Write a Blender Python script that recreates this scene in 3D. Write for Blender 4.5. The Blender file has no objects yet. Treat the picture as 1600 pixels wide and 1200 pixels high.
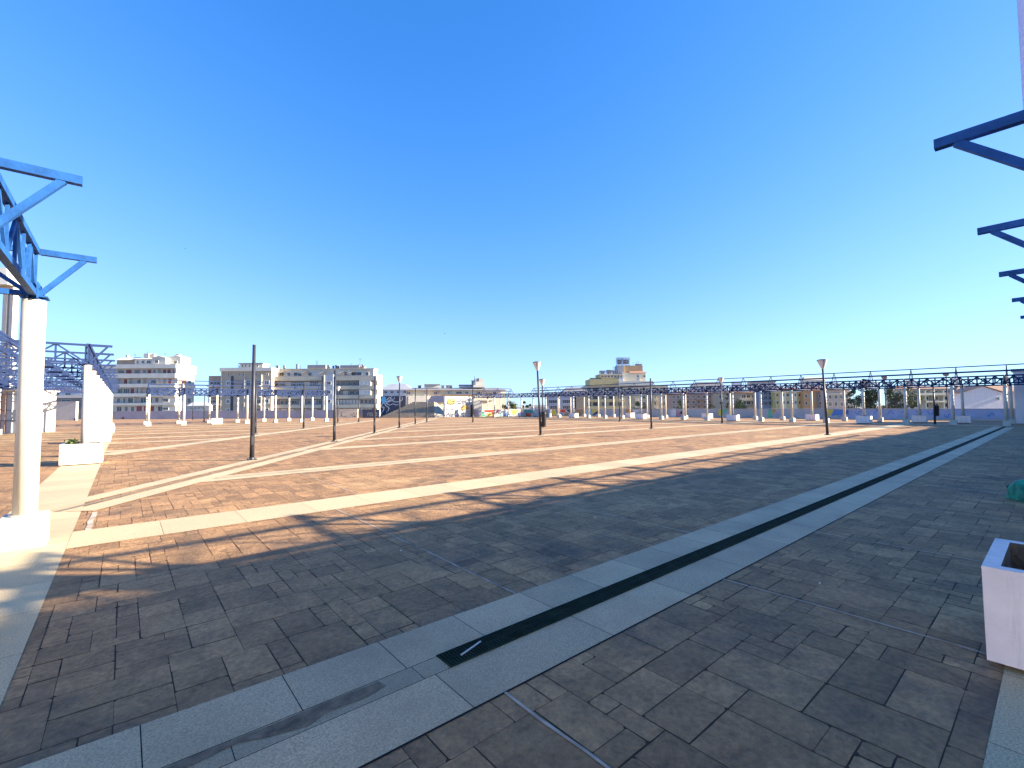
import bpy, math, random
from mathutils import Vector, Matrix
R=random.Random(7)
sc=bpy.context.scene
COL=sc.collection
rad=math.radians
# ---------------------------------------------------------------- camera numbers (fitted from the photograph)
FPX=721.88; YAW=0.872347; PITCH=0.047946; ROLL=-0.00666; EYE=1.542
LX=Vector((math.sin(YAW),-math.cos(YAW),0)); FX=Vector((math.cos(YAW),math.sin(YAW),0))
# ---------------------------------------------------------------- materials
def nodes(m):
    m.use_nodes=True; nt=m.node_tree
    return nt, nt.nodes['Principled BSDF']
def N(nt,t,**kw):
    n=nt.nodes.new(t)
    for k,v in kw.items():
        if hasattr(n,k) and k not in ('Scale','Detail'): setattr(n,k,v)
        else: n.inputs[k].default_value=v
    return n
def c4(c): return (c[0],c[1],c[2],1)
MATS={}
def mat(name,col,rough=.7,var=.12,scale=3.0,bump=0.0,metal=0.0,spec=.4,col2=None):
    if name in MATS: return MATS[name]
    m=bpy.data.materials.new(name); nt,p=nodes(m)
    tc=N(nt,'ShaderNodeTexCoord')
    n=N(nt,'ShaderNodeTexNoise',Scale=scale,Detail=5.0); nt.links.new(tc.outputs['Object'],n.inputs['Vector'])
    mx=N(nt,'ShaderNodeMix',data_type='RGBA')
    a=tuple(max(0,c*(1-var)) for c in col); b=tuple(min(1,c*(1+var)) for c in col) if col2 is None else col2
    mx.inputs[6].default_value=c4(a); mx.inputs[7].default_value=c4(b)
    mr=N(nt,'ShaderNodeMapRange'); mr.inputs[1].default_value=.3; mr.inputs[2].default_value=.7
    nt.links.new(n.outputs[0],mr.inputs[0]); nt.links.new(mr.outputs[0],mx.inputs[0])
    nt.links.new(mx.outputs[2],p.inputs['Base Color'])
    p.inputs['Roughness'].default_value=rough; p.inputs['Metallic'].default_value=metal
    p.inputs['Specular IOR Level'].default_value=spec
    if bump:
        n2=N(nt,'ShaderNodeTexNoise',Scale=scale*6,Detail=6.0); nt.links.new(tc.outputs['Object'],n2.inputs['Vector'])
        bp=N(nt,'ShaderNodeBump',Strength=bump,Distance=.02); nt.links.new(n2.outputs[0],bp.inputs['Height'])
        nt.links.new(bp.outputs[0],p.inputs['Normal'])
    MATS[name]=m; return m

def stain(m,amount=.35,col=(.16,.125,.085)):
    nt=m.node_tree; p=nt.nodes['Principled BSDF']; L=nt.links.new; src=p.inputs['Base Color'].links[0].from_socket
    tc=N(nt,'ShaderNodeTexCoord'); mp=N(nt,'ShaderNodeMapping'); mp.inputs['Scale'].default_value=(9,9,.7); L(tc.outputs['Object'],mp.inputs[0])
    n=N(nt,'ShaderNodeTexNoise',Scale=1.6,Detail=7.0,Roughness=.7); L(mp.outputs[0],n.inputs['Vector'])
    r=N(nt,'ShaderNodeMapRange'); r.inputs[1].default_value=.52; r.inputs[2].default_value=.80; r.inputs[4].default_value=amount; L(n.outputs[0],r.inputs[0])
    x=N(nt,'ShaderNodeMix',data_type='RGBA'); L(r.outputs[0],x.inputs[0]); L(src,x.inputs[6]); x.inputs[7].default_value=c4(col); L(x.outputs[2],p.inputs['Base Color'])
def paving_mat(name,island):
    m=bpy.data.materials.new(name); nt,p=nodes(m); L=nt.links.new
    tc=N(nt,'ShaderNodeTexCoord')
    big=N(nt,'ShaderNodeTexNoise',Scale=.35,Detail=6.0,Roughness=.62); L(tc.outputs['Object'],big.inputs['Vector'])
    mid=N(nt,'ShaderNodeTexNoise',Scale=3.4,Detail=10.0,Roughness=.78,Distortion=.6); L(tc.outputs['Object'],mid.inputs['Vector'])
    fine=N(nt,'ShaderNodeTexNoise',Scale=26.0,Detail=6.0,Roughness=.7); L(tc.outputs['Object'],fine.inputs['Vector'])
    r1=N(nt,'ShaderNodeValToRGB'); e=r1.color_ramp.elements
    e[0].position=.30; e[0].color=(.185,.103,.047,1); e[1].position=.72; e[1].color=(.50,.276,.120,1)
    x=e.new(.5); x.color=(.345,.187,.080,1)
    L(mid.outputs[0],r1.inputs[0])
    # worn pale patches
    wr=N(nt,'ShaderNodeMapRange'); wr.inputs[1].default_value=.54; wr.inputs[2].default_value=.70; L(big.outputs[0],wr.inputs[0])
    wm=N(nt,'ShaderNodeMath',operation='MULTIPLY'); L(wr.outputs[0],wm.inputs[0]); wm.inputs[1].default_value=.6
    mx=N(nt,'ShaderNodeMix',data_type='RGBA'); L(wm.outputs[0],mx.inputs[0]); L(r1.outputs[0],mx.inputs[6]); mx.inputs[7].default_value=(.56,.35,.155,1)
    # dark grime
    g=N(nt,'ShaderNodeTexNoise',Scale=.8,Detail=7.0,Roughness=.7); mp=N(nt,'ShaderNodeMapping'); mp.inputs['Location'].default_value=(31,7,3)
    L(tc.outputs['Object'],mp.inputs[0]); L(mp.outputs[0],g.inputs['Vector'])
    gr=N(nt,'ShaderNodeMapRange'); gr.inputs[1].default_value=.52; gr.inputs[2].default_value=.68; L(g.outputs[0],gr.inputs[0])
    gm=N(nt,'ShaderNodeMath',operation='MULTIPLY'); L(gr.outputs[0],gm.inputs[0]); gm.inputs[1].default_value=.7
    mx2=N(nt,'ShaderNodeMix',data_type='RGBA'); L(gm.outputs[0],mx2.inputs[0]); L(mx.outputs[2],mx2.inputs[6]); mx2.inputs[7].default_value=(.10,.068,.048,1)
    last=mx2.outputs[2]
    hv=N(nt,'ShaderNodeHueSaturation'); 
    fr=N(nt,'ShaderNodeMapRange'); fr.inputs[1].default_value=.25; fr.inputs[2].default_value=.75; fr.inputs[3].default_value=.62; fr.inputs[4].default_value=1.36; L(fine.outputs[0],fr.inputs[0])
    val=fr.outputs[0]
    if island:
        ge=N(nt,'ShaderNodeNewGeometry'); ir=N(nt,'ShaderNodeMapRange'); ir.inputs[3].default_value=.74; ir.inputs[4].default_value=1.20
        L(ge.outputs['Random Per Island'],ir.inputs[0])
        mm=N(nt,'ShaderNodeMath',operation='MULTIPLY'); L(val,mm.inputs[0]); L(ir.outputs[0],mm.inputs[1]); val=mm.outputs[0]
    L(val,hv.inputs['Value']); L(last,hv.inputs['Color']); L(hv.outputs[0],p.inputs['Base Color'])
    p.inputs['Roughness'].default_value=.72; p.inputs['Specular IOR Level'].default_value=.35
    bp=N(nt,'ShaderNodeBump',Strength=.8,Distance=.02)
    ad=N(nt,'ShaderNodeMath',operation='ADD'); L(mid.outputs[0],ad.inputs[0]); L(fine.outputs[0],ad.inputs[1]); L(ad.outputs[0],bp.inputs['Height']); L(bp.outputs[0],p.inputs['Normal'])
    return m
def granite_mat(name,col,dirt=.35):
    m=bpy.data.materials.new(name); nt,p=nodes(m); L=nt.links.new
    tc=N(nt,'ShaderNodeTexCoord')
    sp=N(nt,'ShaderNodeTexNoise',Scale=95.0,Detail=3.0,Roughness=.8); L(tc.outputs['Object'],sp.inputs['Vector'])
    big=N(nt,'ShaderNodeTexNoise',Scale=1.1,Detail=7.0,Roughness=.65); L(tc.outputs['Object'],big.inputs['Vector'])
    r=N(nt,'ShaderNodeValToRGB'); e=r.color_ramp.elements
    e[0].position=.3; e[0].color=c4([c*.45 for c in col]); e[1].position=.62; e[1].color=c4([min(1,c*1.15) for c in col]); L(sp.outputs[0],r.inputs[0])
    mr=N(nt,'ShaderNodeMapRange'); mr.inputs[1].default_value=.42; mr.inputs[2].default_value=.75; mr.inputs[4].default_value=dirt; L(big.outputs[0],mr.inputs[0])
    mx=N(nt,'ShaderNodeMix',data_type='RGBA'); L(mr.outputs[0],mx.inputs[0]); L(r.outputs[0],mx.inputs[6]); mx.inputs[7].default_value=(col[0]*.5,col[1]*.47,col[2]*.43,1)
    ge=N(nt,'ShaderNodeNewGeometry'); ir=N(nt,'ShaderNodeMapRange'); ir.inputs[3].default_value=.88; ir.inputs[4].default_value=1.08; L(ge.outputs['Random Per Island'],ir.inputs[0])
    hv=N(nt,'ShaderNodeHueSaturation'); L(ir.outputs[0],hv.inputs['Value']); L(mx.outputs[2],hv.inputs['Color'])
    L(hv.outputs[0],p.inputs['Base Color']); p.inputs['Roughness'].default_value=.6
    bp=N(nt,'ShaderNodeBump',Strength=.25,Distance=.004); L(sp.outputs[0],bp.inputs['Height']); L(bp.outputs[0],p.inputs['Normal'])
    return m
def leaf_mat(name,a,b):
    m=bpy.data.materials.new(name); nt,p=nodes(m); L=nt.links.new
    ge=N(nt,'ShaderNodeNewGeometry'); mx=N(nt,'ShaderNodeMix',data_type='RGBA'); L(ge.outputs['Random Per Island'],mx.inputs[0])
    mx.inputs[6].default_value=c4(a); mx.inputs[7].default_value=c4(b); L(mx.outputs[2],p.inputs['Base Color']); p.inputs['Roughness'].default_value=.6
    return m

M_TILE=paving_mat('stamped_concrete',True); M_PAVE=paving_mat('stamped_concrete_far',False)
M_JOINT=mat('paving_joint',(.085,.050,.030),.9,.45,3,0)
M_GRAN=granite_mat('granite_band',(.60,.395,.21),.65); M_GRAN2=granite_mat('pale_walkway_stone',(.62,.46,.25),.22)
M_INFILL=granite_mat('tan_infill_stone',(.42,.29,.155),.7)
M_SAW=mat('pale_joint_mortar',(.44,.33,.24),.9,.45,5)
M_WHITE=mat('white_render',(.52,.49,.42),.75,.07,2.5,.12)
M_COLUMN=mat('cream_column_paint',(.60,.53,.42),.6,.05,2.0,.06)
M_SHW=mat('shade_lifted_white',(.82,.74,.70),.8,.06,2,.1)  # white copy with extra brightness in its colour, made for walls standing in shade
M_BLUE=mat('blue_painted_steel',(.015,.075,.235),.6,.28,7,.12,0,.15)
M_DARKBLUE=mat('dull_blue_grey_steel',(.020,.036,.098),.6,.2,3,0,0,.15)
M_POLE=mat('dark_grey_steel',(.035,.035,.045),.45,.2,6,0,.2)
M_LAMP=mat('frosted_lamp_glass',(.62,.55,.48),.35,.1,5)
M_LAMPTOP=mat('lamp_cap_metal',(.16,.16,.17),.5,.1,5)
stain(M_WHITE,.45); stain(M_COLUMN,.5)
M_SOIL=mat('planter_soil',(.020,.032,.012),.95,.5,14,.6)
M_PLANT=leaf_mat('planter_leaf',(.06,.10,.025),(.12,.16,.05))
M_GRATE=mat('green_black_grate',(.014,.026,.018),.85,.3,9,0,0,.08)
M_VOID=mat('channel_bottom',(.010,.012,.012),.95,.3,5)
M_GLASS=mat('window_glass',(.035,.045,.06),.12,.3,1.2,0,0,.6)
M_FRAMEW=mat('white_window_frame',(.55,.53,.49),.5,.06,3)
M_GREYW=mat('mid_grey_wall',(.38,.37,.40),.8,.1,.8,.1)  # one even mid grey for parapet, roof slabs, shutter and doors
M_RWALL=mat('pale_grey_painted_wall',(.42,.42,.43),.8,.16,.5,.1)
def W(name,c,var=.08,scale=.6): return mat(name,c,.8,var,scale,.05)
M_AW=W('off_white_facade',(.54,.48,.43)); M_AB=W('pale_balcony_render',(.66,.59,.48)); M_MAR=W('maroon_panel',(.25,.09,.09)); M_OR=W('orange_panel',(.62,.22,.09))
M_TAN=W('tan_facade',(.44,.35,.25)); M_BRN=W('brown_facade',(.30,.24,.20)); M_OCH=W('ochre_facade',(.56,.42,.20)); M_CRM=W('cream_facade',(.70,.60,.42))
M_CGREY=W('grey_facade',(.25,.23,.235)); M_CBAL=W('stone_beige_balcony',(.52,.45,.33)); M_CLT=W('light_beige_storey',(.56,.51,.42))
M_PINK=W('pink_brick_facade',(.46,.30,.23)); M_YEL=W('yellow_facade',(.62,.47,.20)); M_ORB=W('orange_facade',(.58,.33,.16)); M_BGR=W('blue_grey_facade',(.22,.26,.31))
M_TERRA=W('terracotta_tile',(.36,.19,.13),.25,4); M_SLATE=W('slate_roof',(.20,.19,.20),.2,2); M_DK=W('dark_recess_wall',(.07,.07,.085))
M_EQ=W('galvanised_equipment',(.34,.36,.39),.2,2); M_PALE=W('pale_far_facade',(.58,.57,.57))
# ---------------------------------------------------------------- mesh builder
class MB:
    def __init__(s): s.v=[]; s.f=[]; s.m=[]
    def face(s,pts,mi=0):
        b=len(s.v); s.v+= [tuple(p) for p in pts]; s.f.append(tuple(range(b,b+len(pts)))); s.m.append(mi)
    def hexa(s,P,mi=0):
        b=len(s.v); s.v+=[tuple(p) for p in P]
        for q in ((0,3,2,1),(4,5,6,7),(0,1,5,4),(1,2,6,5),(2,3,7,6),(3,0,4,7)): s.f.append(tuple(b+i for i in q)); s.m.append(mi)
    def box(s,x0,x1,y0,y1,z0,z1,mi=0):
        s.hexa([(x0,y0,z0),(x1,y0,z0),(x1,y1,z0),(x0,y1,z0),(x0,y0,z1),(x1,y0,z1),(x1,y1,z1),(x0,y1,z1)],mi)
    def frustum(s,x0,x1,y0,y1,z0,X0,X1,Y0,Y1,z1,mi=0):
        s.hexa([(x0,y0,z0),(x1,y0,z0),(x1,y1,z0),(x0,y1,z0),(X0,Y0,z1),(X1,Y0,z1),(X1,Y1,z1),(X0,Y1,z1)],mi)
    def bar(s,p,q,w,h,mi=0,up=(0,0,1)):   # rectangular bar from p to q, w across, h in the up direction
        p=Vector(p); q=Vector(q); d=(q-p).normalized(); u=Vector(up)
        if abs(d.dot(u))>.99: u=Vector((1,0,0))
        a=d.cross(u).normalized()*(w/2); b=a.cross(d).normalized()*(h/2)
        s.hexa([p-a-b,p+a-b,p+a+b,p-a+b,q-a-b,q+a-b,q+a+b,q-a+b],mi)
    def tube(s,p,q,r0,r1,n=10,mi=0,caps=True):
        p=Vector(p); q=Vector(q); d=(q-p).normalized(); u=Vector((0,0,1)) if abs(d.z)<.9 else Vector((1,0,0))
        a=d.cross(u).normalized(); b=a.cross(d)
        k=len(s.v)
        for c,r in((p,r0),(q,r1)):
            for i in range(n):
                t=2*math.pi*i/n; s.v.append(tuple(c+a*(r*math.cos(t))+b*(r*math.sin(t))))
        for i in range(n):
            j=(i+1)%n; s.f.append((k+i,k+n+i,k+n+j,k+j)); s.m.append(mi)
        if caps:
            s.f.append(tuple(k+i for i in range(n))); s.m.append(mi)
            s.f.append(tuple(k+n+i for i in reversed(range(n)))); s.m.append(mi)
    def lathe(s,prof,n=20,mi=0,cx=0,cy=0):
        k=len(s.v)
        for r,z in prof:
            for i in range(n):
                t=2*math.pi*i/n; s.v.append((cx+r*math.cos(t),cy+r*math.sin(t),z))
        for a in range(len(prof)-1):
            for i in range(n):
                j=(i+1)%n; s.f.append((k+a*n+i,k+a*n+j,k+(a+1)*n+j,k+(a+1)*n+i)); s.m.append(mi)
        s.f.append(tuple(k+i for i in reversed(range(n)))); s.m.append(mi)
        s.f.append(tuple(k+(len(prof)-1)*n+i for i in range(n))); s.m.append(mi)
    def build(s,name,mats,parent=None,loc=None,rz=0,smooth=False,bevel=0):
        me=bpy.data.meshes.new(name); me.from_pydata(s.v,[],s.f)
        if not isinstance(mats,(list,tuple)): mats=[mats]
        for m in mats: me.materials.append(m)
        if len(mats)>1: me.polygons.foreach_set('material_index',s.m)
        if smooth:
            me.polygons.foreach_set('use_smooth',[len(f)<=4 for f in s.f])
        me.update()
        o=bpy.data.objects.new(name,me); COL.objects.link(o)
        if parent: o.parent=parent
        if loc: o.location=loc
        o.rotation_euler.z=rz
        if bevel:
            b=o.modifiers.new('bevel','BEVEL'); b.width=bevel; b.segments=2; b.limit_method='ANGLE'
        return o
def tag(o,label=None,cat=None,group=None,kind=None):
    for k,v in(('label',label),('category',cat),('group',group),('kind',kind)):
        if v: o[k]=v
    return o
def empty(name,loc,label,cat,group=None,rz=0):
    o=bpy.data.objects.new(name,None); COL.objects.link(o); o.location=loc; o.rotation_euler.z=rz; o.empty_display_size=.2
    return tag(o,label,cat,group)
def kids(o): return list(o.children)
def copy_tree(o,parent=None):
    c=o.copy(); COL.objects.link(c)
    if parent: c.parent=parent
    for ch in kids(o): copy_tree(ch,c)
    return c
def struct(mb,name,mats): return tag(mb.build(name,mats),kind='structure')
# ---------------------------------------------------------------- ground
g=MB(); S=3000; g.face([(-S,-S,-5),(S,-S,-5),(S,S,-5),(-S,S,-5)]); struct(g,'ground',W('city_ground',(.22,.20,.18),.3,.02))
g=MB()
g.hexa([(-60,-70,-5.1),(62,-70,-5.1),(62,96,-5.1),(-60,96,-5.1),(-60,-70,0),(62,-70,0),(62,96,0),(-60,96,0)]); struct(g,'plaza_paving',M_PAVE)
# stamped ashlar slabs, real joints
CELL=.125
def ashlar():
    t=MB(); j=MB()
    u0,u1,v0,v1=-9.5,38,-2.85,34.96
    nx=int((u1-u0)/CELL); ny=int((v1-v0)/CELL)
    used=[bytearray(nx) for _ in range(ny)]
    def vis(u,v):
        d=u*FX.x+v*FX.y; l=u*LX.x+v*LX.y
        return d>-1.0 and d<30 and abs(l)<1.3*max(d,0)+3.0
    sizes=[(2,2),(3,2),(2,3),(3,3),(2,1),(1,2),(4,2),(3,4),(1,1),(2,2),(3,2),(2,3)]
    rr=random.Random(11)
    for yy in range(ny):
        row=used[yy]
        for xx in range(nx):
            if row[xx]: continue
            u=u0+xx*CELL; v=v0+yy*CELL
            for _ in range(6):
                w,h=rr.choice(sizes)
                if xx+w<=nx and yy+h<=ny and not any(used[yy+b][xx+a] for a in range(w) for b in range(h)): break
            else: w=h=1
            for b in range(h):
                for a in range(w): used[yy+b][xx+a]=1
            cu=u+w*CELL/2; cv=v+h*CELL/2
            if not vis(cu,cv): continue
            q=lambda: rr.choice((.0003,.0006,.001,.002,.003,.0045))+rr.uniform(0,.0012)
            z=.0076; x0,x1,y0,y1=u+q(),u+w*CELL-q(),v+q(),v+h*CELL-q(); k=rr.uniform(.004,.02); p=[]
            for (cx_,cy_),(ax,ay),(bx,by) in (((x0,y0),(0,1),(1,0)),((x1,y0),(-1,0),(0,1)),((x1,y1),(0,-1),(-1,0)),((x0,y1),(1,0),(0,-1))):
                k=rr.choice((.003,.005,.008,.016)); p.append((cx_+ax*k,cy_+ay*k,z)); m_=rr.uniform(.3,.7)
                L_=(x1-x0) if bx else (y1-y0); o_=rr.uniform(-.0008,.0022); p.append((cx_+bx*k,cy_+by*k,z)); p.append((cx_+bx*L_*m_+(0 if bx else -by*-1*0)+(o_*ax if ax else 0)+(o_*0),cy_+by*L_*m_+(o_*ay if ay else 0),z))
            t.face(p)
            j.face([(u,v,.004),(u+w*CELL,v,.004),(u+w*CELL,v+h*CELL,.004),(u,v+h*CELL,.004)])
    struct(j,'paving_joint',M_JOINT); struct(t,'paving_slab',M_TILE)
ashlar()
# granite bands
def band(mb,p,q,w,z=.0125,L=.62,gap=.005,rr=random.Random(3)):
    p=Vector(p+(0,)); q=Vector(q+(0,)); d=(q-p); n=d.length; d/=n; a=Vector((-d.y,d.x,0))*(w/2); s=0
    while s<n-.05:
        l=min(L*rr.uniform(.92,1.08),n-s); A=p+d*(s+gap/2); B=p+d*(s+l-gap/2); Z=Vector((0,0,z))
        mb.face([A-a+Z,B-a+Z,B+a+Z,A+a+Z]); s+=l
b=MB(); band(b,(-4,2.735),(43,2.735),.40,L=.6); band(b,(-4,2.18),(43,2.18),.38,L=1.05)
struct(b,'drain_edge_band',M_GRAN)
b=MB(); band(b,(-4,2.452),(1.51,2.452),.155,z=.0126,L=.9,gap=.004); struct(b,'drain_infill',M_INFILL)
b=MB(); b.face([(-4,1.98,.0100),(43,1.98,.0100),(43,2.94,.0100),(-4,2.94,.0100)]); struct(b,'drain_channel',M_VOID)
b=MB()
band(b,(-.45,7.55),(44,7.55),.92,L=.9); band(b,(1.25,11.72),(44,11.72),.36,L=.9); band(b,(1.6,12.12),(44,12.12),.34,L=.9)
for v,w in((17.6,.75),(21.4,.7),(26.4,.7),(30.2,.75),(35,.8),(39.5,.8),(44,.9),(48.3,.9)):
    ud=(v-10.9)/1.36-.3
    band(b,(ud,v),(44,v),w,L=1.2)
    if v>20:
        band(b,(-.5,v+.8),(min((v+.8-21.3)/1.36+.3,30) if v<60 else 20,v+.8),w,L=1.2)
for v in (31,33.5,36.2,39,42.3,46.5,50): band(b,(-12,v),(-.5,v),.45,L=1.2)
struct(b,'paving_stripe',M_GRAN2)
b=MB(); dd=Vector((1,1.36,0)).normalized(); nn=Vector((-dd.y,dd.x,0))
P0=Vector((-.75,9.75,0))
for off in(-.36,.30): 
    A=P0+nn*off; band(b,(A.x,A.y),((A+dd*57).x,(A+dd*57).y),.40 if off<0 else .36,z=.0165,L=.9)
A=Vector((-.5,20.5,0)); B=Vector((24,53.6,0)); band(b,(A.x,A.y),(B.x,B.y),.75,z=.0165,L=1.0)
struct(b,'diagonal_band',M_GRAN2)
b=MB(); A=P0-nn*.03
b.face([A-nn*.055+Vector((0,0,.0145)),A+dd*57-nn*.055+Vector((0,0,.0145)),A+dd*57+nn*.055+Vector((0,0,.0145)),A+nn*.055+Vector((0,0,.0145))]); struct(b,'diagonal_gutter',mat('gutter_brown',(.22,.165,.11),.9,.2,2))  # flat brown strip along the gutter line
b=MB(); band(b,(-.86,-3),(-.86,17),.82,z=.0105,L=.8); band(b,(-.86,17),(-.86,52),.8,z=.0105,L=.9)
band(b,(-4,-.13),(43,-.13),.82,z=.0105,L=.8)
band(b,(44.6,2.2),(44.6,53),.8,z=.0105,L=1); band(b,(1,51.9),(19,51.9),.8,z=.0105,L=1)
struct(b,'walkway_strip',M_GRAN2)
b=MB()
def saw(u,va,vb,w=.017):
    n=6; rr=R
    pts=[(u+rr.uniform(-.012,.012),va+(vb-va)*i/n) for i in range(n+1)]
    for i in range(n):
        (a,c),(d,e)=pts[i],pts[i+1]; b.face([(a-w/2,c,.0118),(a+w/2,c,.0118),(d+w/2,e,.0118),(d-w/2,e,.0118)])
for u in(2.5,5.25,8.0,10.8,13.6,16.4,19.2,22,25): saw(u,2.94,7.08)
for u in(1.6,4.08,6.4,8.9,11.5,14.2,17): saw(u,.3,1.985)
for u in(3.2,6,8.8,11.6,14.4,17.2): saw(u,8.03,11.5)
saw(-.30,7.9,9.3,.06)
struct(b,'control_joint',M_SAW)
b=MB(); rr=random.Random(4); top=[]; bot=[]
for i in range(15):
    u=-.9+i*.145; top.append((u+rr.uniform(-.03,.03),2.525+rr.uniform(-.012,.004),.0145)); bot.append((u+rr.uniform(-.04,.04),2.47+rr.uniform(-.05,.03)-.03*math.sin(i*.7),.0145))
for i in range(14): b.face([bot[i],bot[i+1],top[i+1],top[i]])
o=b.build('dirt',mat('packed_dirt',(.18,.125,.075),.95,.4,14,.5)); tag(o,'ragged strip of dirt filling the broken joint at the near end of the drain','dirt',None,'stuff')
# drain grate: real bars over the channel
gr=empty('drain_grate',(1.51,2.452,0),'long dark slotted drain grate let into the pale granite strip','grate')
b=MB(); U=0
while U<41:
    st=.022 if U<14 else .3
    if U<14: b.box(U,U+.011,-.074,.074,.0105,.0195)
    else: b.box(U,U+.26,-.074,.074,.0105,.0195)
    U+=st
b.build('grate_bar',M_GRATE,gr)
b=MB(); b.box(-.004,41,-.082,-.0745,.0105,.021); b.box(-.004,41,.0745,.082,.0105,.021); b.box(0,14,-.006,.006,.0105,.0188); b.build('grate_frame',M_GRATE,gr)
b=MB(); b.bar((1.62,2.43,.024),(1.80,2.475,.03),.008,.006); tag(b.build('straw',M_FRAMEW),'thin white straw lying on the near end of the drain grate','straw')
for i,(u,v) in enumerate(((2.3,4.6),(1.7,.85),(4.6,1.4),(5.0,4.2))):
    b=MB(); r=.008; b.hexa([(-r,-r*.7,0),(r*.8,-r,0),(r,r*.6,0),(-r*.6,r,0),(-r*.6,-r*.5,.012),(r*.5,-r*.6,.009),(r*.7,r*.5,.013),(-r*.5,r*.6,.010)])
    o=b.build('litter_scrap',mat('litter',(.6,.58,.52),.8,.2,20),None,(u,v,.009),i*1.3); tag(o,'tiny pale scrap of litter on the shaded dark paving','litter','litter on the paving')
# ---------------------------------------------------------------- planters
HPL=.57
def make_planter():
    root=empty('planter',(0,0,0),'','planter')
    a=.435; t=.075
    b=MB()
    # four walls with slight taper, floor well below the rim
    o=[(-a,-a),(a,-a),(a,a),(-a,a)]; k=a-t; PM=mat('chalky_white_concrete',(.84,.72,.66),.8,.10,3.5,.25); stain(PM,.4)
    i=[(-k,-k),(k,-k),(k,k),(-k,k)]
    for n in range(4):
        m=(n+1)%4; A,B=o[n],o[m]; C,D=i[n],i[m]
        b.face([(A[0]*.995,A[1]*.995,.03),(B[0]*.995,B[1]*.995,.03),(B[0],B[1],HPL),(A[0],A[1],HPL)])
        b.face([(A[0],A[1],HPL),(B[0],B[1],HPL),(D[0],D[1],HPL),(C[0],C[1],HPL)])
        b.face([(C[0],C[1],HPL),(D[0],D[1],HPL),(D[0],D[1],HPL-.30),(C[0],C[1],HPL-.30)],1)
    b.face([(-a*.995,-a*.995,.03),(-a*.995,a*.995,.03),(a*.995,a*.995,.03),(a*.995,-a*.995,.03)])
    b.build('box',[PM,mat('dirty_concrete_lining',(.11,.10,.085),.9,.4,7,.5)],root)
    b=MB(); n=9
    def hgt(x,y): return HPL-.17+.035*math.sin(9*x+2)*math.cos(7*y)+.02*math.sin(23*x*y+5*x)
    for p in range(n):
        for q in range(n):
            xs=[-k+2*k*p/n,-k+2*k*(p+1)/n]; ys=[-k+2*k*q/n,-k+2*k*(q+1)/n]
            b.face([(xs[0],ys[0],hgt(xs[0],ys[0])),(xs[1],ys[0],hgt(xs[1],ys[0])),(xs[1],ys[1],hgt(xs[1],ys[1])),(xs[0],ys[1],hgt(xs[0],ys[1]))])
    b.build('soil',M_SOIL,root)
    b=MB(); b.box(-.38,.38,-.38,.38,.012,.0295); b.build('foot',M_VOID,root)
    return root
PL0=[None]
PGROUP='white square planters under the pergola columns'
def planter(u,v,label,rz=0):
    if PL0[0] is None: PL0[0]=o=make_planter(); 
    else: o=copy_tree(PL0[0])
    o.location=(u,v,.012); o.rotation_euler.z=rz; tag(o,label,'planter',PGROUP); return o
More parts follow.
